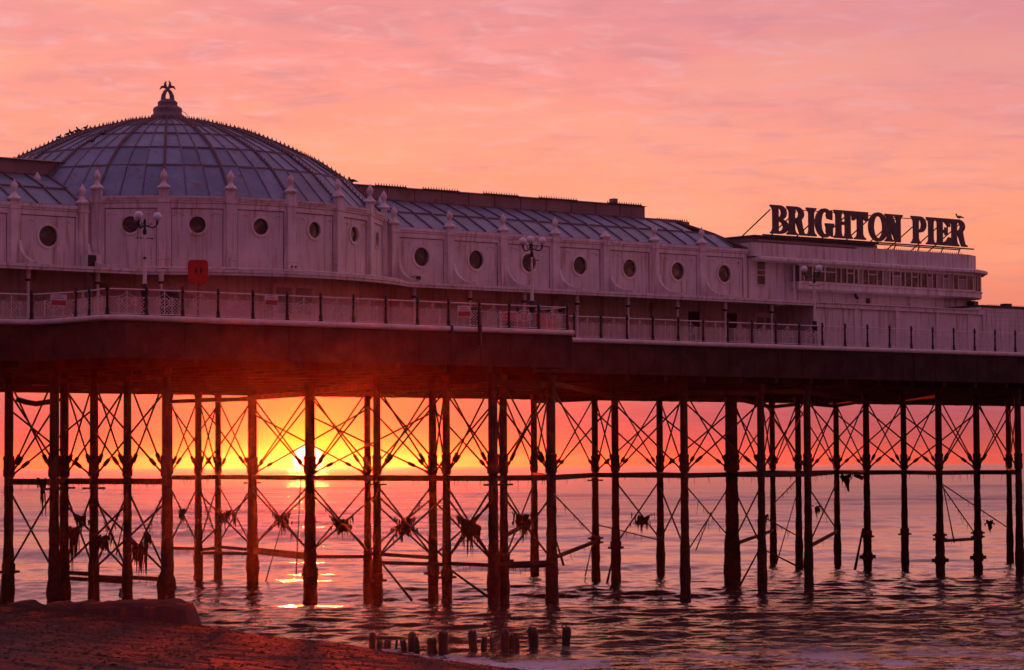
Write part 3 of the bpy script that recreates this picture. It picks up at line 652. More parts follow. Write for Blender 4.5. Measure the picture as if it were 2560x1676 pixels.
# ---- the round domed pavilion
DS, DV, DR = -5.9, 16.35, 9.9
pav = thing('domed_pavilion', 'round white pavilion with a broad shallow blue-grey dome', 'pavilion', (DS, DV, ZD))
NB = 22; DA = 2 * PI / NB
def drum(a, r, z): return (DS + r * math.sin(a), DV - r * math.cos(a), z)      # a measured from straight out of the pier
chord = 2 * DR * math.sin(DA / 2); apo = DR * math.cos(DA / 2)
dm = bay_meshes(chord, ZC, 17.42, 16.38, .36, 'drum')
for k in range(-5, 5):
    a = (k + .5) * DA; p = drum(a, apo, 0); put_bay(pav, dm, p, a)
me_pil = mesh('pilaster', MB().box(-.21, .21, -.16, .1, ZC, 17.86).box(-.25, .25, -.2, .1, 17.30, 17.40).box(-.25, .25, -.19, .1, 14.9, 14.96), M['trim'])
for k in range(-5, 6):
    a = k * DA; p = drum(a, DR, 0); inst('pilaster', me_pil, pav, p, a); inst('finial', me_fin, pav, drum(a, DR + .03, 17.94), a)
corn = mesh('cornice', MB().box(-chord / 2, chord / 2, -.14, .1, 17.40, 17.56).box(-chord / 2, chord / 2, -.09, .1, 17.30, 17.40), M['trim'])
for k in range(-5, 5):
    a = (k + .5) * DA; inst('cornice', corn, pav, drum(a, apo, 0), a)
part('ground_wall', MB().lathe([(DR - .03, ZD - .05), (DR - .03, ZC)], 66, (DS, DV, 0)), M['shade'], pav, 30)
# dome of sheet panels between ribs
ZE = 17.52
prof = [(DR + .05, 0), (8.41, 1.51), (7.05, 2.44), (5.30, 3.26), (3.88, 3.82), (1.95, 4.31), (.7, 4.45)]
dome = part('dome', MB().lathe([(r - .09, ZE + h - .07) for r, h in prof], 66, (DS, DV, 0)), M['roof'], pav, 20)
NP = 66; PA = 2 * PI / NP
for i in range(5):
    (r0, h0), (r1, h1) = prof[i], prof[i + 1]; g = .06
    w0, w1 = r0 * math.tan(PA / 2) - g * .5, r1 * math.tan(PA / 2) - g * .5
    L = math.hypot(r0 - r1, h1 - h0); nx_, nz_ = (h1 - h0) / L, (r0 - r1) / L
    vs = []
    for q in (0, .05):
        for (ww, rr, hh) in ((w0, r0, h0), (w1, r1, h1)):
            for sx in (-1, 1): vs.append((sx * ww, -(rr + nx_ * (q - .03)), hh + nz_ * (q - .03)))
    me = mesh('roof_panel', MB().add(vs, [(0, 1, 3, 2), (4, 6, 7, 5), (0, 4, 5, 1), (2, 3, 7, 6), (0, 2, 6, 4), (1, 5, 7, 3)]), M['roof'])
    back = MB()
    for k in range(NP):
        a = (k + .5) * PA; a = (a + PI) % (2 * PI) - PI
        if -PI * .66 < a < PI * .36:          # the side the photograph shows, panel by panel
            o = bpy.data.objects.new('roof_panel', me); C.objects.link(o); o.parent = dome
            o.location = (0, 0, ZE - ZD); o.rotation_euler = (rnd.gauss(0, .002), 0, a + rnd.gauss(0, .001))
        else:
            ca_, sa_ = math.cos(a), math.sin(a)
            back.add([(DS + x * ca_ - y * sa_, DV + x * sa_ + y * ca_, ZE + z) for x, y, z in vs], [(0, 1, 3, 2), (4, 6, 7, 5), (0, 4, 5, 1), (2, 3, 7, 6), (0, 2, 6, 4), (1, 5, 7, 3)])
    o = part('rear_panels', back, M['roof'], dome); o['kind'] = 'stuff'
def ribmesh(wd, ht, spikes):
    mb = MB(); pts = [(-(r), h) for r, h in prof]
    for (y0, h0), (y1, h1) in zip(pts[:-1], pts[1:]):
        mb.bar((0, y0, h0 + ht * .4), (0, y1, h1 + ht * .4), wd, ht)
        if spikes:
            L = math.hypot(y1 - y0, h1 - h0); n = int(L / .21)
            for q in range(n):
                f = (q + .5) / n; mb.cone((0, y0 + (y1 - y0) * f, h0 + (h1 - h0) * f + ht * .7), .05, .17, 4)
    return mb
me_rib = mesh('main_rib', ribmesh(.10, .12, True), M['rib']); me_rib2 = mesh('minor_rib', ribmesh(.045, .08, False), M['rib2'])
for k in range(NP):
    a = k * PA
    o = bpy.data.objects.new('main_rib' if k % 3 == 0 else 'minor_rib', me_rib if k % 3 == 0 else me_rib2); C.objects.link(o); o.parent = dome
    o.location = (0, 0, ZE - ZD); o.rotation_euler = (0, 0, a)
for r, h in prof[1:6]:
    part('ring_band', MB().lathe([(r + .03, ZE + h - .06), (r + .07, ZE + h - .02), (r + .04, ZE + h + .07), (r - .05, ZE + h + .08)], 66, (DS, DV, 0)), M['rib'], dome, 30)
part('gutter', MB().lathe([(DR - .05, ZE - .03), (DR + .12, ZE - .03), (DR + .13, ZE + .06), (DR - .05, ZE + .08)], 66, (DS, DV, 0)), M['trim'], dome, 30)
# crowning ornament: stepped scroll base and two entwined dolphins
OZ = 22.06
orn = part('crown_ornament', MB().lathe([(r * 1.08, OZ + h) for r, h in ((.73, -.1), (.73, 0), (.75, .1), (.71, .2), (.62, .27), (.60, .36), (.625, .46), (.60, .55), (.52, .60), (.43, .64), (.415, .72), (.43, .80), (.38, .86), (.30, .92), (.1, .98))], 20, (DS, DV, 0)), M['stone'], pav, 50)
def ow(a, z, b=0): return Vector((DS, DV, 0)) + Vector((math.cos(R(-31)), math.sin(R(-31)), 0)) * a + Vector((-math.sin(R(-31)), math.cos(R(-31)), 0)) * b + Vector((0, 0, OZ + z))
for sgn in (-1, 1):
    mb = MB(); b_ = .04 * sgn
    mb.tube([ow(sgn * .17, .80, b_), ow(sgn * .20, .98, b_), ow(sgn * .185, 1.14, b_), ow(sgn * .12, 1.30, b_), ow(sgn * .01, 1.43, b_), ow(-sgn * .07, 1.54, b_)], [.15, .12, .105, .085, .065, .05], 9)
    mb.tube([ow(-sgn * .03, 1.47, b_), ow(-sgn * .16, 1.54, b_), ow(-sgn * .27, 1.53, b_), ow(-sgn * .37, 1.40, b_)], [.045, .07, .06, .008], 7)
    mb.tube([ow(-sgn * .05, 1.50, b_), ow(-sgn * .11, 1.62, b_), ow(-sgn * .11, 1.71, b_), ow(-sgn * .05, 1.83, b_)], [.045, .07, .055, .008], 7)
    part('dolphin', mb, M['stone'], orn, 60)
part('cable', MB().tube([ow(.62, .42), ow(.80, .36), ow(.90, .24), ow(.91, 0)], .014, 5), M['black'], orn)

# ---- long wings with round windows, left and right of the dome
WV = 10.0; BW = 3.22
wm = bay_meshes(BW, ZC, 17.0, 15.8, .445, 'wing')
me_wpil = mesh('pilaster', MB().box(-.20, .20, -.18, .08, ZC, 17.2).box(-.24, .24, -.22, .08, 16.86, 16.95), M['trim'])
def scroll():
    pts = [(-.16, 15.55)]; n = 9
    for i in range(n + 1):
        a = PI / 2 * i / n; pts.append((-.20 - 1.65 * (1 - math.cos(a)), 15.50 - .93 * math.sin(a)))
    pts += [(-1.85, 14.45), (-.16, 14.45)]
    return MB().prism(pts, 'x', -.07, .07)
me_scroll = mesh('scroll_bracket', scroll(), M['trim'])
def roof_wing(parent, sa, sb, hip=0.0):
    tiers = [((9.9, 17.14), (11.3, 17.93)), ((11.36, 18.0), (12.95, 18.66))]
    for ti, ((v0, z0), (v1, z1)) in enumerate(tiers):
        n = int(round((sb - sa) / (BW / 3))); st = (sb - sa) / n
        under = MB().prism([(v0, z0 - .12), (v1, z1 - .12), (v1, z1 - .05), (v0, z0 - .05)], 'x', sa, sb - (hip * (ti + 1) * .45 if hip else 0)); part('roof_sheet', under, M['roof'], parent)
        pm = MB(); w = st / 2 - .03
        me = mesh('roof_panel', pm.add([(-w, v0, z0 - .05), (w, v0, z0 - .05), (w, v1, z1 - .05), (-w, v1, z1 - .05), (-w, v0, z0), (w, v0, z0), (w, v1, z1), (-w, v1, z1)],
                                       [(0, 3, 2, 1), (4, 5, 6, 7), (0, 1, 5, 4), (1, 2, 6, 5), (2, 3, 7, 6), (3, 0, 4, 7)]), M['roof'])
        rm = [mesh('roof_rib', MB().bar((0, v0, z0 + .02), (0, v1, z1 + .02), wd, .09), M['rib']) for wd in (.06, .11)]
        for i in range(n):
            s_ = sa + (i + .5) * st
            if hip and s_ > sb - hip * (ti + .55) * .75: continue
            inst('roof_panel', me, parent, (s_, 0, 0))
        for i in range(n + 1):
            if hip and sa + i * st > sb - hip * (ti + .4) * .75: continue
            inst('roof_rib', rm[i % 3 == 0], parent, (sa + i * st, 0, 0))
        part('roof_purlin', MB().box(sa, sb - (hip * (ti + 1) * .42 if hip else 0), v1 - .03, v1 + .06, z1 - .06, z1 + .07), M['rib'], parent)
    if hip:                                   # sloping end of the roof
        a0, a1, a2 = (sb, 9.9, 17.14), (sb - hip * .42, 11.33, 17.96), (sb - hip * .85, 12.95, 18.66)
        q = [a0, a1, a2, (sb - hip * .85, 16, 18.66), (sb, 16, 17.14)]
        part('hip_slope', MB().add(q + [(x - .5, y + .4, z - .25) for x, y, z in q], [(0, 1, 2, 3, 4), (9, 8, 7, 6, 5)]), M['roof'], parent)
        part('hip_rib', MB().bar(a0, a1, .12, .1).bar(a1, a2, .12, .1), M['rib'], parent)
def wing(sa, nb, name, label, hip, broken=()):
    sb = sa + nb * BW; root = thing(name, label, 'building', ((sa + sb) / 2, WV, ZD))
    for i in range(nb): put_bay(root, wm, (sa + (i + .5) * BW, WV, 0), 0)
    for i in range(nb + 1):
        if i == nb and hip: continue
        s_ = sa + i * BW; inst('pilaster', me_wpil, root, (s_, WV, 0)); inst('finial', me_fin_broken if i in broken else me_fin, root, (s_, WV - .06, 17.28))
        inst('scroll_bracket', me_scroll, root, (s_ + .22, WV, 0))
    part('eaves', MB().box(sa, sb, WV - .13, WV + .2, 16.98, 17.12).box(sa, sb, WV - .08, WV + .2, 16.88, 16.98), M['trim'], root)
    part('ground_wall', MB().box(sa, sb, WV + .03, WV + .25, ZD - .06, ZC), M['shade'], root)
    roof_wing(root, sa, sb, hip)
    return root
wr = wing(2.25, 7, 'long_wing', 'long low white wing with seven round windows, right of the dome', 2.6, broken=(4,))
wl = wing(-14.06 - 5 * BW, 5, 'long_wing', 'low white wing at the left edge, left of the dome', 0)
for s0_, s1_ in ((1.15, 2.26), (-14.08, -12.95)):
    part('corner_wall', MB().box(s0_, s1_, WV + .06, WV + .4, ZD - .06, 17.2), M['wall'], pav)
# brown hall rising behind the wings
hall = thing('long_hall', 'long brown-clad hall rising behind the right wing roof, spikes along its top', 'building', (8, 16.5, 17))
part('wall', MB().box(-2, 20.5, 13.0, 19.5, 17.2, 19.30), M['hall'], hall)
part('roof', MB().prism([(12.85, 19.30), (19.65, 19.30), (19.0, 19.42), (13.5, 19.42)], 'x', -2.1, 20.6), M['hall'], hall)
for i in range(14):
    s_ = -1.6 + i * 1.63
    part('cladding_sheet', MB().box(s_ - .79, s_ + .79, 12.955, 12.998, 18.6, 19.28 + .02 * (i % 3)), M['hall'], hall)
for a, b in ((3.4, 5.2), (6.2, 8.4), (9.9, 12.1), (13.4, 15.9), (17.9, 20.2)):
    mb = MB().box(a, b, 12.88, 12.93, 19.29, 19.36)
    q = a
    while q < b: mb.cone((q, 12.905, 19.34), .045, .15, 4); q += .16
    part('cresting', mb, M['steel'], hall)
part('chimney_block', MB().box(18.35, 18.62, 12.95, 13.3, 19.3, 19.60), M['hall'], hall)
h2 = thing('long_hall', 'brown-clad hall end showing over the left wing at the picture edge', 'building', (-22, 16.5, 17))
part('wall', MB().box(-34, -11, 13.0, 19.5, 17.2, 19.30), M['hall'], h2); part('roof', MB().prism([(12.85, 19.30), (19.65, 19.30), (19.0, 19.42), (13.5, 19.42)], 'x', -34, -10.9), M['hall'], h2)
part('lower_roof', MB().box(20.6, 23.6, 13.0, 19, 17.6, 18.68).box(20.6, 23.2, 13.05, 18.9, 18.68, 18.74), M['hall'], hall)
mb = MB(); q = 21.4
while q < 23.6: mb.cone((q, 13.05, 18.7), .045, .14, 4); q += .16
part('cresting', mb, M['steel'], hall)

# ---- canopy over the promenade with slim columns
can = thing('promenade_canopy', 'lean-to canopy along the pavilion front on slim white columns', 'canopy', (-5, 7.3, ZD))
CR = 11.45; sw = math.sqrt(CR ** 2 - (DV - 7.2) ** 2)
cpath = [(-31, 7.2), (DS - sw, 7.2)]
for i in range(1, 24):
    a = -math.asin(sw / CR) + 2 * math.asin(sw / CR) * i / 24; cpath.append((DS + CR * math.sin(a), DV - CR * math.cos(a)))
cpath += [(DS + sw, 7.2), (26.9, 7.2)]
part('canopy_roof', sweep(cpath, [(-3.2, 14.36), (0, 14.20), (0, 14.28), (-3.2, 14.50)]), M['shade'], can)
part('canopy_fascia', sweep(cpath, [(0, 14.14), (.06, 14.14), (.07, 14.22), (.10, 14.26), (.10, 14.37), (0, 14.37)]), M['trim'], can)
part('gutter_pipe', MB().tube([(x, y + .4, 14.46) for x, y in cpath[1:-1]], .03, 5), M['trim'], can)
col = mesh('column', MB().lathe([(.10, ZD - .08), (.10, ZD + .1), (.065, ZD + .2), (.062, 13.7), (.075, 13.72), (.075, 13.78), (.10, 13.82), (.10, 14.1), (.13, 14.2)], 10), M['white'], smooth=40)
band_ = mesh('column_band', MB().lathe([(.08, 13.70), (.115, 13.72), (.115, 13.78), (.08, 13.8)], 10), M['black'])
for s_ in [1.61 + BW * k for k in range(8)] + [-17.92 - BW * k for k in range(3)]:
    o = inst('column', col, can, (s_, 7.6, 0)); q = bpy.data.objects.new('column_band', band_); C.objects.link(q); q.parent = o
for x in (244, 403):
    a = on_v(x, 740, 7.6 if x == 244 else 6.0); o = inst('column', col, can, (a.x, a.y, 0)); q = bpy.data.objects.new('column_band', band_); C.objects.link(q); q.parent = o
# ground-floor openings seen under the canopy
def flat(root, name, x0, y0, x1, y1, v, mt, th=.06):
    a, b = on_v(x0, y0, v), on_v(x1, y1, v); return part(name, MB().box(min(a.x, b.x), max(a.x, b.x), v - th, v, min(a.z, b.z), max(a.z, b.z)), mt, root)
VD = DV - DR - .1
dw = part('doorway', MB().box(-6.9, -4.7, VD - .06, VD + .3, ZD - .05, 13.95), M['shade'], pav)
part('door_glass', MB().box(-6.75, -5.95, VD - .08, VD - .061, 12.7, 13.8), M['curtain'], dw); part('door_glass', MB().box(-5.7, -4.9, VD - .08, VD - .061, 12.7, 13.8), M['curtain'], dw)
for s_, w_ in ((5.2, .5), (11.9, .9), (21.2, 1.0), (23.6, .8)):
    d_ = part('doorway', MB().box(s_ - w_ / 2, s_ + w_ / 2, WV - .05, WV + .029, ZD - .05, 13.8), M['shade'] if w_ < .8 else M['steel'], wr)
for i in range(7): part('wall_pier', MB().box(2.25 + i * BW - .17, 2.25 + i * BW + .17, WV - .06, WV + .029, ZD - .05, 14.3), M['shade'], wr)
for (s_, z_) in ((3.1, 14.5), (-14.0, 14.5)):
    o = thing('roof_hatch', 'small dark louvred box on the canopy roof, %s of the dome' % ('right' if s_ > 0 else 'left'), 'vent box', (s_, 9.4, z_ - .05))
    sc_ = 1 if s_ > 0 else 1.6
    part('box_frame', MB().box(s_ - .16 * sc_, s_ + .26 * sc_, 9.2, 9.7, z_ - .1, z_ + .36 * sc_), M['trim'], o); part('opening', MB().box(s_ - .14 * sc_, s_ + .10 * sc_, 9.17, 9.199, z_ + .0, z_ + .33 * sc_), M['black'], o)

# ------------------------------------------------------------------ end building with ribbon windows
eb = thing('end_building', 'flat-roofed white building with a ribbon of windows below the big sign', 'building', (33, 9, ZD))
SA, SB = 24.95, 42.3
def oct_path(v, cut=1.3, sa=SA, sb=SB): return [(sa, v + 2), (sa, v), (sb - cut, v), (sb, v + cut * .42), (sb + .1, v + 6)]
part('wall', MB().prism([(SA, 18), (SA, WV), (SB - .9, WV), (SB + .3, WV + .5), (SB + .3, 18)], 'z', 14.1, 16.6), M['wall'], eb)
part('parapet', MB().prism([(SA, 17), (SA, 9.62), (32.6, 9.62), (32.6, 17)], 'z', 16.77, 17.46), M['wall'], eb)
part('parapet', MB().prism([(32.62, 17), (32.62, 9.75), (SB - .75, 9.75), (SB + .35, 10.2), (SB + .48, 10.5), (SB + .48, 17)], 'z', 16.74, 17.58), M['wall'], eb)
part('eaves_ledge', sweep(oct_path(9.25, 1.35, SA + .2, SB + .75), [(-2.0, 16.50), (0, 16.50), (.08, 16.56), (.08, 16.68), (0, 16.74), (-2.0, 16.78)]), M['trim'], eb)
part('flat_roof', MB().box(SA, 34.2, 9.6, 17, 17.77, 17.85), M['steel'], eb)
part('roof_fascia', MB().box(SA + .1, 34.4, 9.9, 17, 17.46, 17.77), M['hall'], eb)
mb = MB()
for i in range(74): mb.box(25.5 + i * .12, 25.56 + i * .12, 9.86, 9.9, 17.58, 17.66)
o = part('dentil_strip', mb, M['white'], eb); o['kind'] = 'stuff'
mb = MB(); q = 35.0
while q < 41.2: mb.cone((q, 9.9, 17.57), .04, .14, 4); q += .15
part('cresting', mb, M['steel'], eb)
part('downpipe', MB().tube([(27.75, 9.55, 14.3), (27.75, 9.55, 16.4)], .05, 6), M['trim'], eb)
for s_ in (27.1, 28.35): part('parapet_joint', MB().box(s_ - .02, s_ + .02, 9.60, 9.619, 16.78, 17.45), M['shade'], eb)
# small window left
a, b = on_v(1893, 655, 9.94), on_v(1912, 712, 9.94)
wn = part('window', MB().box(a.x - .05, b.x + .05, 9.93, 9.998, b.z - .06, a.z + .04), M['trim'], eb)
part('pane', MB().box(a.x, b.x, 9.915, 9.929, b.z, b.z + .45), M['glass'], wn); part('pane', MB().box(a.x, b.x, 9.915, 9.929, b.z + .5, b.z + .72), M['glass'], wn); part('pane', MB().box(a.x, b.x, 9.915, 9.929, b.z + .77, a.z), M['glass'], wn)
# the projecting ribbon: sill band, soffit, mullions, panes
VW_ = 9.35
part('sill_band', sweep(oct_path(VW_, 1.3, 27.9, SB + .45), [(-1.6, 15.05), (-.12, 15.12), (0, 15.2), (0, 15.46), (.05, 15.48), (.05, 15.55), (-1.6, 15.55)]), M['trim'], eb)
part('window_head', sweep(oct_path(VW_ + .02, 1.3, 27.9, SB + .45), [(-.3, 16.40), (0, 16.40), (0, 16.52), (-.3, 16.52)]), M['trim'], eb)
xs = [28.02, 28.26, 28.9, 29.82, 30.63, 31.02, 31.47, 31.99, 32.32, 32.66, 33.09, 33.77, 34.2, 34.75, 35.0, 35.6, 35.95, 36.45, 36.95, 37.2, 37.7, 38.1, 38.45, 39.0, 39.4, 39.8, 40.2, 40.9, 41.5]
big = {2, 3, 6, 10, 14, 17, 20, 23, 26}; wide = {1, 5, 8, 12, 15, 18, 21, 24}
for i, (a, b) in enumerate(zip(xs[:-1], xs[1:])):
    dark_ = i in (0, 1, 2, 3, 4, 6, 9, 10, 11, 13, 16, 17, 18)
    wn = part('window', MB().box(a - .02, a + .05, VW_, VW_ + .1, 15.55, 16.41).box(a + .05, b - .02, VW_ + .02, VW_ + .09, 15.55, 15.60).box(a + .05, b - .02, VW_ + .02, VW_ + .09, 16.36, 16.41), M['shade'], eb)
    if i in big:
        part('transom', MB().box(a + .05, b - .02, VW_ + .01, VW_ + .08, 16.10, 16.16), M['shade'], wn)
        part('pane', MB().box(a + .05, b - .02, VW_ + .05, VW_ + .07, 15.6, 16.10), M['glass'] if dark_ else M['curtain'], wn); part('pane', MB().box(a + .05, b - .02, VW_ + .05, VW_ + .07, 16.16, 16.36), M['glass'], wn)
    else: part('pane', MB().box(a + .05, b - .02, VW_ + .05, VW_ + .07, 15.6, 16.36), M['glass'] if (dark_ or i % 2) else M['curtain'], wn)
for i in range(3):                            # canted corner lights
    a = Vector((41.5 + .42 * i + .05, VW_ + .18 * i + .04, 0)); b = a + Vector((.36, .15, 0))
    wn = part('window', MB().bar(a + Vector((0, 0, 15.98)), a + Vector((.08, .035, 15.98)), .1, .86), M['shade'], eb)
    part('pane', MB().bar(a + Vector((.09, .06, 15.98)), b + Vector((0, .02, 15.98)), .02, .84), M['glass'], wn)
part('gutter_end', MB().tube([(SB + .75, 10.0, 16.6), (SB + 1.2, 10.5, 16.6)], [.14, .16], 8), M['steel'], eb)
part('corner_bracket', MB().prism([(SB - .4, 9.7), (SB + .4, 10.1), (SB + .4, 11.0), (SB - .4, 11.0)], 'z', 14.62, 15.04), M['steel'], eb)
# lower storey brought forward
part('lower_wall', MB().box(26.9, 39.6, 7.2, 10.2, ZD - .06, 14.08), M['wall'], eb)
part('string_course', MB().box(26.85, 39.7, 7.08, 7.2, 14.08, 14.32).box(26.85, 39.7, 7.2, 10.2, 14.09, 14.30), M['trim'], eb)
part('coping', MB().box(26.85, 39.3, 6.99, 7.09, 14.30, 14.35), M['trim'], eb)
for x in (2142, 2245, 2346, 2425):
    a = on_v(x, 800, 7.1); part('pilaster_strip', MB().box(a.x - .13, a.x + .13, 7.12, 7.2, ZD - .05, 14.08), M['trim'], eb)
for s_ in (31.05, 33.9, 37.0, 40.2): part('panel_joint', MB().box(s_ - .03, s_ + .03, 9.95, 9.999, 14.32, 15.1), M['trim'], eb)
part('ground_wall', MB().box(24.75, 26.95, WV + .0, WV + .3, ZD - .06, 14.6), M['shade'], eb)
dr = part('door', MB().box(25.2, 26.75, 9.90, 9.98, ZD - .05, 13.9), M['trim'], eb)
part('door_glass', MB().box(25.35, 25.88, 9.88, 9.899, 12.9, 13.65), M['curtain'], dr); part('door_glass', MB().box(26.05, 26.6, 9.88, 9.899, 12.9, 13.65), M['curtain'], dr)
part('wall_lamp', MB().tube([on_v(2138, 736, 9.9), on_v(2140, 743, 9.6), on_v(2146, 747, 9.5)], [.05, .09, .06], 7), M['black'], eb)
part('wall_box', MB().box(36.0 - 2.4, 36.2 - 2.4, 9.9, 9.998, 14.65, 14.9), M['steel'], eb)
lw = thing('low_white_wall', 'plain white clapboard building at the right edge, lower than its neighbour', 'building', (50, 9, ZD))
part('wall', MB().box(39.62, 79, 7.22, 16, ZD - .06, 14.5), M['wall'], lw); part('coping', MB().box(39.62, 79, 7.15, 16, 14.5, 14.62), M['steel'], lw)
mb = MB(); q = 40.2
while q < 79: mb.cone((q, 7.3, 14.6), .03, .12, 4); q += .15
o = part('cresting', mb, M['steel'], lw); part('board_cap', MB().box(41.6, 42.1, 7.2, 7.6, 14.62, 14.76), M['steel'], lw)
for i in range(11): part('weatherboard', MB().box(39.7, 60, 7.195, 7.219, ZD + .02 + i * .225, ZD + .232 + i * .225), M['wall'], lw)

# ------------------------------------------------------------------ rooftop sign: BRIGHTON PIER in heavy flared capitals
def el(cx, cz, rx, rz, a0, a1, n=14): return [(cx + rx * math.cos(R(a0 + (a1 - a0) * i / n)), cz + rz * math.sin(R(a0 + (a1 - a0) * i / n))) for i in range(n + 1)]
class Glyph:
    def __init__(s): s.mb, s.k = MB(), 0
    def lay(s): s.k += 1; return -.05 - .003 * s.k, .05 + .003 * s.k
    def poly(s, p): a, b = s.lay(); s.mb.prism(p, 'y', a, b); return s
    def arc(s, inner, outer, close=False): a, b = s.lay(); s.mb.strip(inner, outer, 'y', a, b, close); return s
    def stem(s, x0, x1, e=.10, left=True, right=True, top=True, bot=True):
        l, r = (e if left else 0), (e if right else 0)
        p = []
        p += [(x0 - l, 0), (x1 + r, 0), (x1 + r, .05), (x1 + r * .35, .10), (x1, .20)] if bot else [(x0, 0), (x1, 0)]
        p += [(x1, .80), (x1 + r * .35, .90), (x1 + r, .95), (x1 + r, 1), (x0 - l, 1), (x0 - l, .95), (x0 - l * .35, .90), (x0, .80)] if top else [(x1, 1), (x0, 1)]
        if bot: p += [(x0, .20), (x0 - l * .35, .10), (x0 - l, .05)]
        return s.poly(p)
def glyph(ch, w):
    g = Glyph()
    if ch == 'I': g.stem(w * .26, w * .74, w * .24)
    elif ch in 'BRP':
        x1 = .40; g.stem(.13, x1, .12, right=(ch != 'B'))
        X = {'B': .80, 'R': .85, 'P': w}[ch]; lo = .49 if ch != 'P' else .41
        def bowl(z0, z1, X):
            c, rz = (z0 + z1) / 2, (z1 - z0) / 2; xi = x1 + .03; ri = max(.1, X - .25 - xi); xo = x1 + .08
            g.arc([(x1 - .03, c + rz - .10)] + el(xi, c, ri, rz - .10, 90, -90) + [(x1 - .03, c - rz + .10)], [(x1 - .03, c + rz)] + el(xo, c, X - xo, rz, 90, -90) + [(x1 - .03, c - rz)])
        bowl(lo, 1, X)
        if ch == 'B': bowl(0, .53, w)
        if ch == 'R': g.poly([(x1 + .02, .58), (.72, .56), (w * .80, .30), (w - .12, .09), (w, .05), (w, 0), (w * .70, 0), (w * .64, .10), (w * .56, .28), (x1 + .06, .46)])
    elif ch == 'G':
        cx, rx = w * .52, w * .52
        g.arc(el(cx + .02, .5, rx - .28, .395, 42, 315, 22), el(cx, .5, rx, .52, 42, 318, 22))
        g.poly([(w - .36, .78), (w - .30, .66), (w - .06, .62), (w - .06, .98), (w - .20, .95), (w - .30, .88)])
        g.poly([(w * .56, .50), (w + .03, .50), (w + .03, .44), (w - .04, .36), (w - .04, .02), (w - .22, .10), (w - .36, .18), (w - .36, .36), (w * .56, .43)])
    elif ch == 'H':
        g.stem(.13, .40, .10); g.stem(w - .37, w - .11, .10); g.poly([(.36, .48), (w - .34, .48), (w - .34, .60), (.36, .60)])
    elif ch == 'T':
        c = w / 2; g.stem(c - .14, c + .14, .15, top=False); g.poly([(0, 1), (0, .70), (.07, .66), (.18, .72), (.30, .84), (w - .30, .84), (w - .18, .72), (w - .07, .66), (w, .70), (w, 1)])
    elif ch == 'O': g.arc(el(w / 2, .5, w / 2 - .265, .405, 0, 360, 28)[:-1], el(w / 2, .5, w / 2, .53, 0, 360, 28)[:-1], True)
    elif ch == 'N':
        g.stem(.12, .32, .12); g.stem(w - .32, w - .12, .12, bot=False); g.poly([(.02, 1), (.36, 1), (w - .12, .14), (w - .12, 0), (w - .38, 0), (.13, .84)])
    elif ch == 'E':
        g.stem(.10, .38, .09, right=False)
        g.poly([(.36, 1), (w - .02, 1), (w - .02, .70), (w - .12, .68), (w - .22, .78), (w - .36, .88), (.36, .89)])
        g.poly([(.36, 0), (w, 0), (w, .30), (w - .10, .32), (w - .20, .20), (w - .36, .11), (.36, .11)])
        g.poly([(.36, .46), (w - .30, .46), (w - .28, .38), (w - .16, .38), (w - .16, .68), (w - .28, .68), (w - .30, .58), (.36, .58)])
    return g.mb
sign = thing('rooftop_sign', 'big dark lettered roof sign reading BRIGHTON PIER on a steel frame', 'sign', (34.6, 10.5, 17.9))
LH, LZ = 1.50, 18.08
letters = [('B', 26.98, 28.32), ('R', 28.19, 29.65), ('I', 29.63, 30.40), ('G', 30.31, 31.67), ('H', 31.67, 33.13), ('T', 33.11, 34.32), ('O', 34.37, 35.87), ('N', 35.66, 37.05), ('P', 37.71, 38.93), ('I', 38.94, 39.72), ('E', 39.69, 40.90), ('R', 40.83, 42.29)]
for i, (ch, a, b) in enumerate(letters):
    k = LH; mb = glyph(ch, (b - a) / k * 1.0)
    # glyphs are drawn for stems a third of the cap height wide; squeeze each to its measured width
    mb.v = [(a + x * k, 10.5 + y + .004 * (i % 2), LZ + z * k) for x, y, z in mb.v]
    part('letter', mb, M['letter'], sign, label='letter ' + ch + ' of the roof sign')
part('base_rail', MB().box(26.6, 43.0, 10.62, 10.7, 17.97, 18.04), M['steel'], sign)
part('top_rail', MB().box(27.3, 41.6, 10.66, 10.71, 19.42, 19.46), M['steel'], sign)
part('low_rail', MB().box(30.5, 42.2, 11.0, 11.07, 17.93, 17.99), M['steel'], sign)
for s_ in (27.2, 29.1, 31.0, 32.9, 34.8, 36.7, 38.6, 40.5, 41.9):
    part('back_stay', MB().bar((s_, 10.7, 19.35), (s_, 13.4, 17.75), .05, .05), M['steel'], sign)
    part('foot', MB().bar((s_, 10.66, 18.0), (s_, 10.9, 17.6), .05, .05), M['steel'], sign)

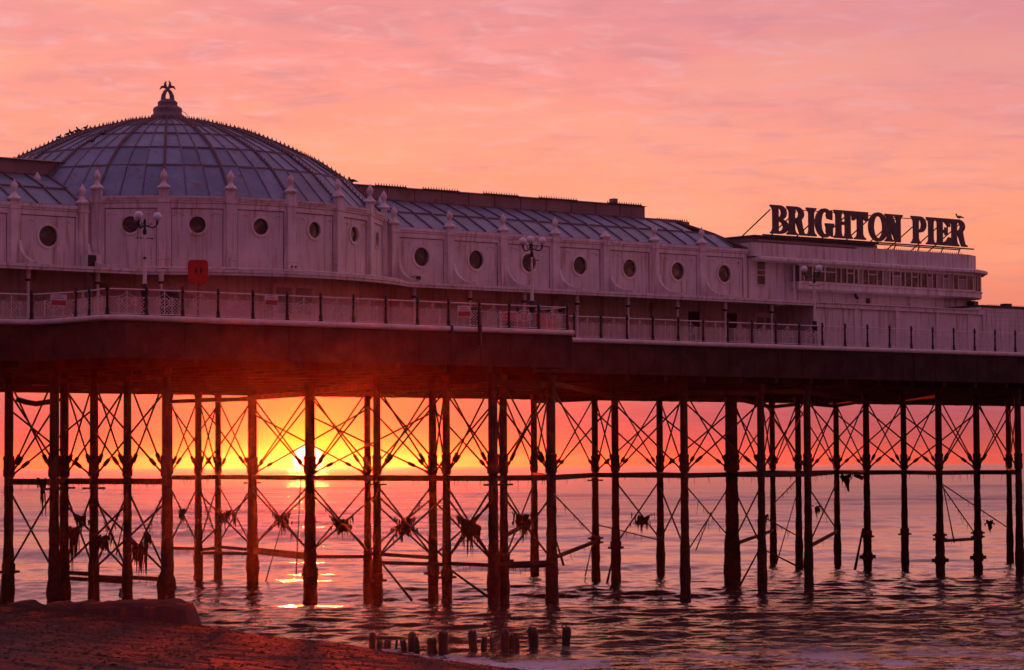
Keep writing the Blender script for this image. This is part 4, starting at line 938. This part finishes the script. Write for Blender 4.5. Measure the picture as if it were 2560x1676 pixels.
# ------------------------------------------------------------------ railings
def panel_mesh(wd):
    mb = MB(); h = wd / 2; t = .0062
    def ln(x0, z0, x1, z1, r=t): mb.bar((x0, 0, z0), (x1, 0, z1), r * 1.6, r * 2)
    st = .15; H0 = .70
    def top(x): return H0 + .16 * max(0, 1 - abs(x) / .32) + .06 * max(0, 1 - abs(x) / .12)
    x = -h - H0
    while x < h:
        for sg in (1, -1):
            a0, a1 = (x, x + H0) if sg == 1 else (x + H0, x)
            seg = []
            for i in range(13):
                f = i / 12; xx = a0 + (a1 - a0) * f; zz_ = .08 + (H0 - .08) * f
                if -h <= xx <= h: seg.append((xx, zz_))
            if len(seg) > 1: ln(seg[0][0], seg[0][1], seg[-1][0], seg[-1][1])
        x += st
    for dx in (0, .34, -.34): ln(dx, .06, dx, top(dx) + .05, .013)
    for c, r in ((0, .2), (-.34, .12), (.34, .12)):
        pts = [(c + r * math.cos(a), 0, .52 + r * math.sin(a)) for a in np.linspace(0, 2 * PI, 13)]
        for p, q in zip(pts[:-1], pts[1:]): mb.bar(p, q, .012, .016)
    pts = [(x_, 0, top(x_)) for x_ in np.linspace(-h, h, 15)]
    for p, q in zip(pts[:-1], pts[1:]): mb.bar(p, q, .012, .015)
    ln(-h, .07, h, .07, .014)
    return mesh('lattice_panel', mb, M['white'])
me_panel = panel_mesh(1.5)
me_post = mesh('post', MB().lathe([(.10, 0), (.10, .06), (.065, .1), (.075, .2), (.05, .32), (.045, .6), (.062, .66), (.045, .72), (.042, .92), (.075, .97), (.08, 1.03), (.055, 1.08), (.06, 1.13), (.02, 1.19)], 9), M['post'], smooth=40)
def railing(path, label, n_list, panels=True):
    """path: plan points of the posts in order"""
    a = path[0]; root = thing('railing', label, 'railing', (a[0], a[1], ZD), 'iron railings along the pier edge')
    for i, p in enumerate(path):
        inst('post', me_post, root, (p[0], p[1], ZD), 0)
        if i < len(path) - 1:
            q = path[i + 1]; L = math.hypot(q[0] - p[0], q[1] - p[1]); an = math.atan2(q[1] - p[1], q[0] - p[0])
            part('top_rail', MB().tube([(p[0], p[1], ZD + 1.0), (q[0], q[1], ZD + 1.0)], .028, 6), M['white'], root)
            if panels: inst('lattice_panel', me_panel, root, ((p[0] + q[0]) / 2, (p[1] + q[1]) / 2, ZD), an, (L / 1.63, 1, 1))
    return root
bay_posts = [(-18.55 + .02, .35)] + [(-16.92 + i * 1.634, .15) for i in range(14)]
railing([(-25.7, 5.3), (-24.05, 5.3), (-22.4, 5.3), (-20.8, 5.3), (-19.1, 5.2)], 'lattice railing on the set-back edge at the far left', 0)
railing([(-19.1, 5.15), (-18.45, 2.84), (-18.42, 1.86), bay_posts[0]], 'short stepped length of lattice railing joining the platform at left', 0)
railing(bay_posts, 'lattice railing along the projecting platform in front of the dome', 0)
railing([(4.30, .35), (4.30, 2.0), (4.30, 3.5), (4.30, 4.9)], 'short return of lattice railing at the right end of the platform', 0)
main_posts = [(8.98 - 1.627 * 2 + i * 1.627, 5.15) for i in range(30)]
railing(main_posts, 'long lattice railing receding to the right edge of the picture', 0)

# ------------------------------------------------------------------ lamp posts
def lamp_post(s0, v0, al, label, rusty):
    t = thing('lamp_post', label, 'lamp post', (s0, v0, ZD), 'three-globe lamp posts on the pier'); z = ZD
    part('pole', MB().lathe([(.085, z + 1.2), (.08, z + 1.25), (.06, z + 2.2), (.05, z + 2.3), (.055, z + 2.4), (.045, z + 3.2)], 10, (s0, v0, 0)), M['white'], t, 40)
    part('base', MB().lathe([(.2, z - .02), (.2, z + .1), (.15, z + .16), (.12, z + .3), (.15, z + .55), (.12, z + .7), (.14, z + .95), (.17, z + 1.0), (.11, z + 1.1), (.12, z + 1.25), (.08, z + 1.28)], 10, (s0, v0, 0)), M['black'], t, 40)
    hd = part('head', MB().lathe([(.05, z + 3.18), (.075, z + 3.24), (.085, z + 3.32), (.05, z + 3.42), (.04, z + 3.6), (.06, z + 3.66), (.03, z + 3.8)], 10, (s0, v0, 0)), M['black'], t, 40)
    part('ladder_bar', MB().tube([(s0 - .34, v0, z + 3.05), (s0 + .34, v0, z + 3.05)], .018, 6).ball((s0 - .34, v0, z + 3.05), .035, 8).ball((s0 + .34, v0, z + 3.05), .035, 8), M['black'], t)
    part('drop_bracket', MB().lathe([(.05, z + 2.2), (.07, z + 2.26), (.045, z + 2.34)], 8, (s0, v0, 0)), M['steel'] if rusty else M['white'], t)
    for k in range(3):
        a = al + k * 2 * PI / 3; dx, dy = math.cos(a), math.sin(a)
        def q(r, h): return (s0 + dx * r, v0 + dy * r, z + h)
        arm = part('arm', MB().tube([q(.03, 3.55), q(.16, 3.50), q(.30, 3.46), q(.42, 3.50), q(.48, 3.60), q(.49, 3.72)], [.03, .028, .028, .03, .035, .06], 7).tube([q(.12, 3.62), q(.2, 3.55), q(.27, 3.60), q(.22, 3.66)], .018, 5), M['black'], t, 50)
        part('globe', MB().ball(q(.49, 3.90), .165, 18), M['globe'], arm, 60)
    return t
# the arm angles are given in the pier frame; the picture's right is about -39 degrees in it
vr = -YAW
lamp_post(-16.6, .8, vr + R(10), 'left lamp post with three white globes and rusty pole, before the dome', True)
lamp_post(2.88, .8, vr + R(22), 'middle lamp post with three white globes, before a round window', False)
lamp_post(25.28, 5.7, vr + R(172), 'right lamp post with three white globes, before the ribbon windows', False)

# ------------------------------------------------------------------ things on the promenade
def rrect(x0, x1, z0, z1, r, n=5):
    out = []
    for cx, cz, a in ((x1 - r, z1 - r, 0), (x0 + r, z1 - r, 90), (x0 + r, z0 + r, 180), (x1 - r, z0 + r, 270)):
        out += [(cx + r * math.cos(R(a + 90 * i / n)), cz + r * math.sin(R(a + 90 * i / n))) for i in range(n + 1)]
    return out
FZ = -R(33)                                   # boards that face the beach rather than the railing
def turn(mb, c, a):
    ca_, sa_ = math.cos(a), math.sin(a); mb.v = [(c[0] + x * ca_ - y * sa_, c[1] + x * sa_ + y * ca_, z) for x, y, z in mb.v]; return mb
lc = on_v(495, 680, .45)
lb_ = thing('lifebuoy_cabinet', 'red plastic lifebuoy cabinet on a thin pole at the railing', 'lifebuoy cabinet', (lc.x, lc.y, ZD))
cab = part('housing', turn(MB().prism(rrect(-.40, .40, 13.33, 14.25, .16), 'y', -.16, .16), lc, FZ), M['red'], lb_, 50)
part('rim', turn(MB().strip(rrect(-.33, .33, 13.40, 14.18, .13), rrect(-.36, .36, 13.37, 14.21, .15), 'y', -.185, -.16, True), lc, FZ), M['red'], cab)
for sx in (-.07, .12): part('hand_slot', turn(MB().prism([(sx + .035 * math.cos(a), 13.83 + .13 * math.sin(a)) for a in np.linspace(0, 2 * PI, 15)[:-1]], 'y', -.175, -.155), lc, FZ), M['black'], cab)
part('pole', MB().tube([(lc.x, lc.y, ZD - .02), (lc.x, lc.y, 13.4)], .035, 8), M['redboard'], lb_); part('foot', MB().lathe([(.13, ZD - .02), (.13, ZD + .03), (.05, ZD + .06)], 8, (lc.x, lc.y, 0)), M['black'], lb_)
for (x0, y0, x1, y1, v, lab) in ((126, 737, 166, 765, 3.0, 'white and red notice board on the railing at far left'), (661, 737, 694, 764, -.02, 'white and red notice board on the railing below the dome'), (1143, 766, 1176, 793, -.02, 'slightly tilted white and red notice board left of the middle lamp')):
    a, b = on_v(x0, y0, v), on_v(x1, y1, v); mid = (a.z + b.z) / 2
    a.z, b.z = max(a.z, b.z), min(a.z, b.z)
    t = thing('notice_board', lab, 'notice', (a.x, v, b.z), 'notices on the railing')
    tl = .03 if 'tilted' in lab else 0
    def tz(mb, x0=a.x): mb.v = [(x, y, z + tl * (x - x0)) for x, y, z in mb.v]; return mb
    part('board', tz(MB().box(a.x, b.x, v - .03, v - .005, b.z - .02, a.z + .02)), M['board'], t); part('red_panel', tz(MB().box(a.x + .03, b.x - .03, v - .034, v - .03, b.z + .01, mid)), M['redboard'], t)
    for q in range(2): part('text_line', tz(MB().box(a.x + .10, b.x - .12 - .1 * q, v - .033, v - .03, mid + .05 + q * .09, mid + .10 + q * .09)), M['curtain'], t)
def bin_(s0, v0, r, h, label):
    t = thing('litter_bin', label, 'bin', (s0, v0, ZD)); part('drum', MB().lathe([(r, ZD - .05), (r * 1.03, ZD + h * .78), (r * .96, ZD + h * .8)], 16, (s0, v0, 0)), M['black'], t, 40)
    part('lid', MB().lathe([(r * 1.08, ZD + h * .8), (r * 1.06, ZD + h * .88), (r * .8, ZD + h * .96), (r * .3, ZD + h)], 16, (s0, v0, 0)), M['steel'], t, 40)
    part('slot', MB().box(s0 - r * .6, s0 + r * .6, v0 - r * 1.08, v0 - r * .9, ZD + h * .6, ZD + h * .72), M['steel'], t)
q = on_v(424, 750, 1.6); bin_(q.x, q.y, .36, 1.22, 'dome-topped dark litter bin behind the railing, right of the left lamp post')
q = on_v(1190, 780, 1.6); bin_(q.x, q.y, .28, 1.0, 'dark litter bin behind the railing by the tilted notice')
q = on_v(1402, 790, 1.2); bin_(q.x, q.y, .25, .86, 'small dark bin at the right end of the platform')
q = on_v(1316, 800, 2.4)
seat = thing('red_bench', 'red slatted bench behind the lattice near the middle lamp post', 'bench', (q.x, q.y, ZD))
for sx in (-1.0, .95): part('leg', MB().box(q.x + sx, q.x + sx + .06, q.y - .3, q.y + .3, ZD - .05, ZD + .42), M['black'], seat)
for i in range(4): part('slat', MB().box(q.x - 1.1, q.x + 1.1, q.y - .32 + i * .16, q.y - .19 + i * .16, ZD + .42, ZD + .46), M['red'], seat)
for i in range(5): part('back_slat', MB().box(q.x - 1.1, q.x + 1.1, q.y + .30 + i * .02, q.y + .33 + i * .02, ZD + .08 + i * .16, ZD + .22 + i * .16), M['red'], seat)
q = on_v(1362, 800, 1.0)
crate = thing('red_crate', 'red box with a dark lid knob beside the middle lamp post', 'box', (q.x, q.y, ZD))
part('box_body', MB().box(q.x - .42, q.x + .42, q.y - .25, q.y + .25, ZD - .05, ZD + .66), M['red'], crate); part('lid', MB().box(q.x - .44, q.x + .44, q.y - .27, q.y + .27, ZD + .66, ZD + .72), M['redboard'], crate); part('knob', MB().ball((q.x - .1, q.y, ZD + .76), .05, 8), M['black'], crate)
q = on_v(660, 700, VD - .4)
fl = thing('floodlight_pair', 'pair of small floodlights on the canopy roof right of the red cabinet', 'floodlight', (on_v(733, 668, 5.5).x, 5.5, 14.4))
f0 = on_v(733, 668, 5.5)
part('box_base', MB().box(f0.x - .16, f0.x + .16, 5.4, 5.6, 14.38, 14.58), M['trim'], fl)
for sx in (-.1, .1): part('lamp_head', MB().ball((f0.x + sx, 5.45, 14.63), .05, 8), M['black'], fl)

# ------------------------------------------------------------------ birds
def bird_mesh(m):
    mb = MB(); mb.ball((0, 0, .16), .085, 10, 1.75, .9, .95)
    mb.tube([(.10, 0, .19), (.145, 0, .26), (.16, 0, .305)], [.055, .04, .042], 8); mb.ball((.168, 0, .315), .045, 8)
    mb.cone((.2, 0, .30), .015, .03, 5); mb.tube([(.20, 0, .312), (.25, 0, .305)], [.014, .003], 5)
    mb.tube([(-.08, 0, .165), (-.20, 0, .13), (-.30, 0, .10)], [.06, .035, .012], 7)
    for sy in (-.03, .03): mb.tube([(0, sy, .1), (.005, sy, 0)], .008, 5)
    return mesh('bird', mb, m, smooth=60)
mb_dark, mb_gull = bird_mesh(M['bird']), bird_mesh(M['gullm'])
def bird(me, loc, rz, k, name, label, group=None):
    o = bpy.data.objects.new(name, me); C.objects.link(o); o.location = W(loc); o.rotation_euler = (0, 0, YAW + rz); o.scale = (k, k, k); tag(o, label, 'bird', group); return o
bird(mb_gull, (41.66, 10.5, LZ + LH * .99), R(141), 1.0, 'gull', 'gull standing on top of the last letter of the roof sign')
lab = ['lowest of the pigeons perched along the left edge of the dome', 'second pigeon from the bottom on the left dome edge', 'third pigeon from the bottom on the left dome edge', 'fourth pigeon up, one of the close pair on the left dome edge', 'fifth pigeon up, other of the close pair on the left dome edge', 'highest pigeon of the flock on the left dome edge']
for (x, y), l in zip(((147, 341), (169, 334), (179, 329), (190, 325), (197, 325), (214, 319)), lab):
    c = W((DS, DV, 0)); d = ray(x, y + 3); best = None
    for k in np.linspace(100, 135, 900):       # where this line of sight passes closest to the dome surface
        P = local(CAM + d * k); rr = math.hypot(P.x - DS, P.y - DV)
        hh = np.interp(rr, [q[0] for q in prof[::-1]], [q[1] for q in prof[::-1]]) + ZE + .06
        e = abs(P.z - hh)
        if best is None or e < best[0]: best = (e, P, hh)
    P = best[1]; bird(mb_dark, (P.x, P.y, best[2]), R(rnd.choice((20, 150, 190))), .75, 'pigeon', l, 'pigeons on the dome')
for (x, y, l) in ((230, 360, 'pigeon resting on the dome panels, lower of two'), (257, 341, 'pigeon resting on the dome panels, upper of two')):
    d = ray(x, y); best = None
    for k in np.linspace(105, 125, 900):
        P = local(CAM + d * k); rr = math.hypot(P.x - DS, P.y - DV)
        hh = np.interp(rr, [q[0] for q in prof[::-1]], [q[1] for q in prof[::-1]]) + ZE + .04
        if P.z < hh: best = P; break
    if best is not None: bird(mb_dark, (best.x, best.y, best.z), R(-20), .8, 'pigeon', l, 'pigeons on the dome')
P = on_v(881, 455, 12.9); bird(mb_dark, (P.x, 12.9, 19.31), R(120), 1.0, 'pigeon', 'lone bird where the dome edge meets the brown hall')
P = at_depth(302, 1506, 101); bird(mb_dark, (P.x, P.y, 1.14), R(60), 1.3, 'gull', 'dark bird standing on the concrete apron beside the fifth pile')

# ------------------------------------------------------------------ thin air volume added to imitate lens glare round the low sun
hz = bpy.data.materials.new('glare_haze_volume'); hz.use_nodes = True; ht = hz.node_tree; ht.nodes.clear()
ho = ht.nodes.new('ShaderNodeOutputMaterial'); hv = ht.nodes.new('ShaderNodeVolumePrincipled')
hv.inputs['Color'].default_value = (.95, .93, .92, 1); hv.inputs['Density'].default_value = 2.9e-5; hv.inputs['Anisotropy'].default_value = .95
ht.links.new(hv.outputs[0], ho.inputs['Volume'])
haze = bpy.data.objects.new('haze', mesh('haze', MB().box(-9500, 9500, -60, 7200, -9, 25.5), hz)); C.objects.link(haze); haze['kind'] = 'stuff'
tag(haze, 'thin air volume added over the water to imitate lens glare', 'haze')
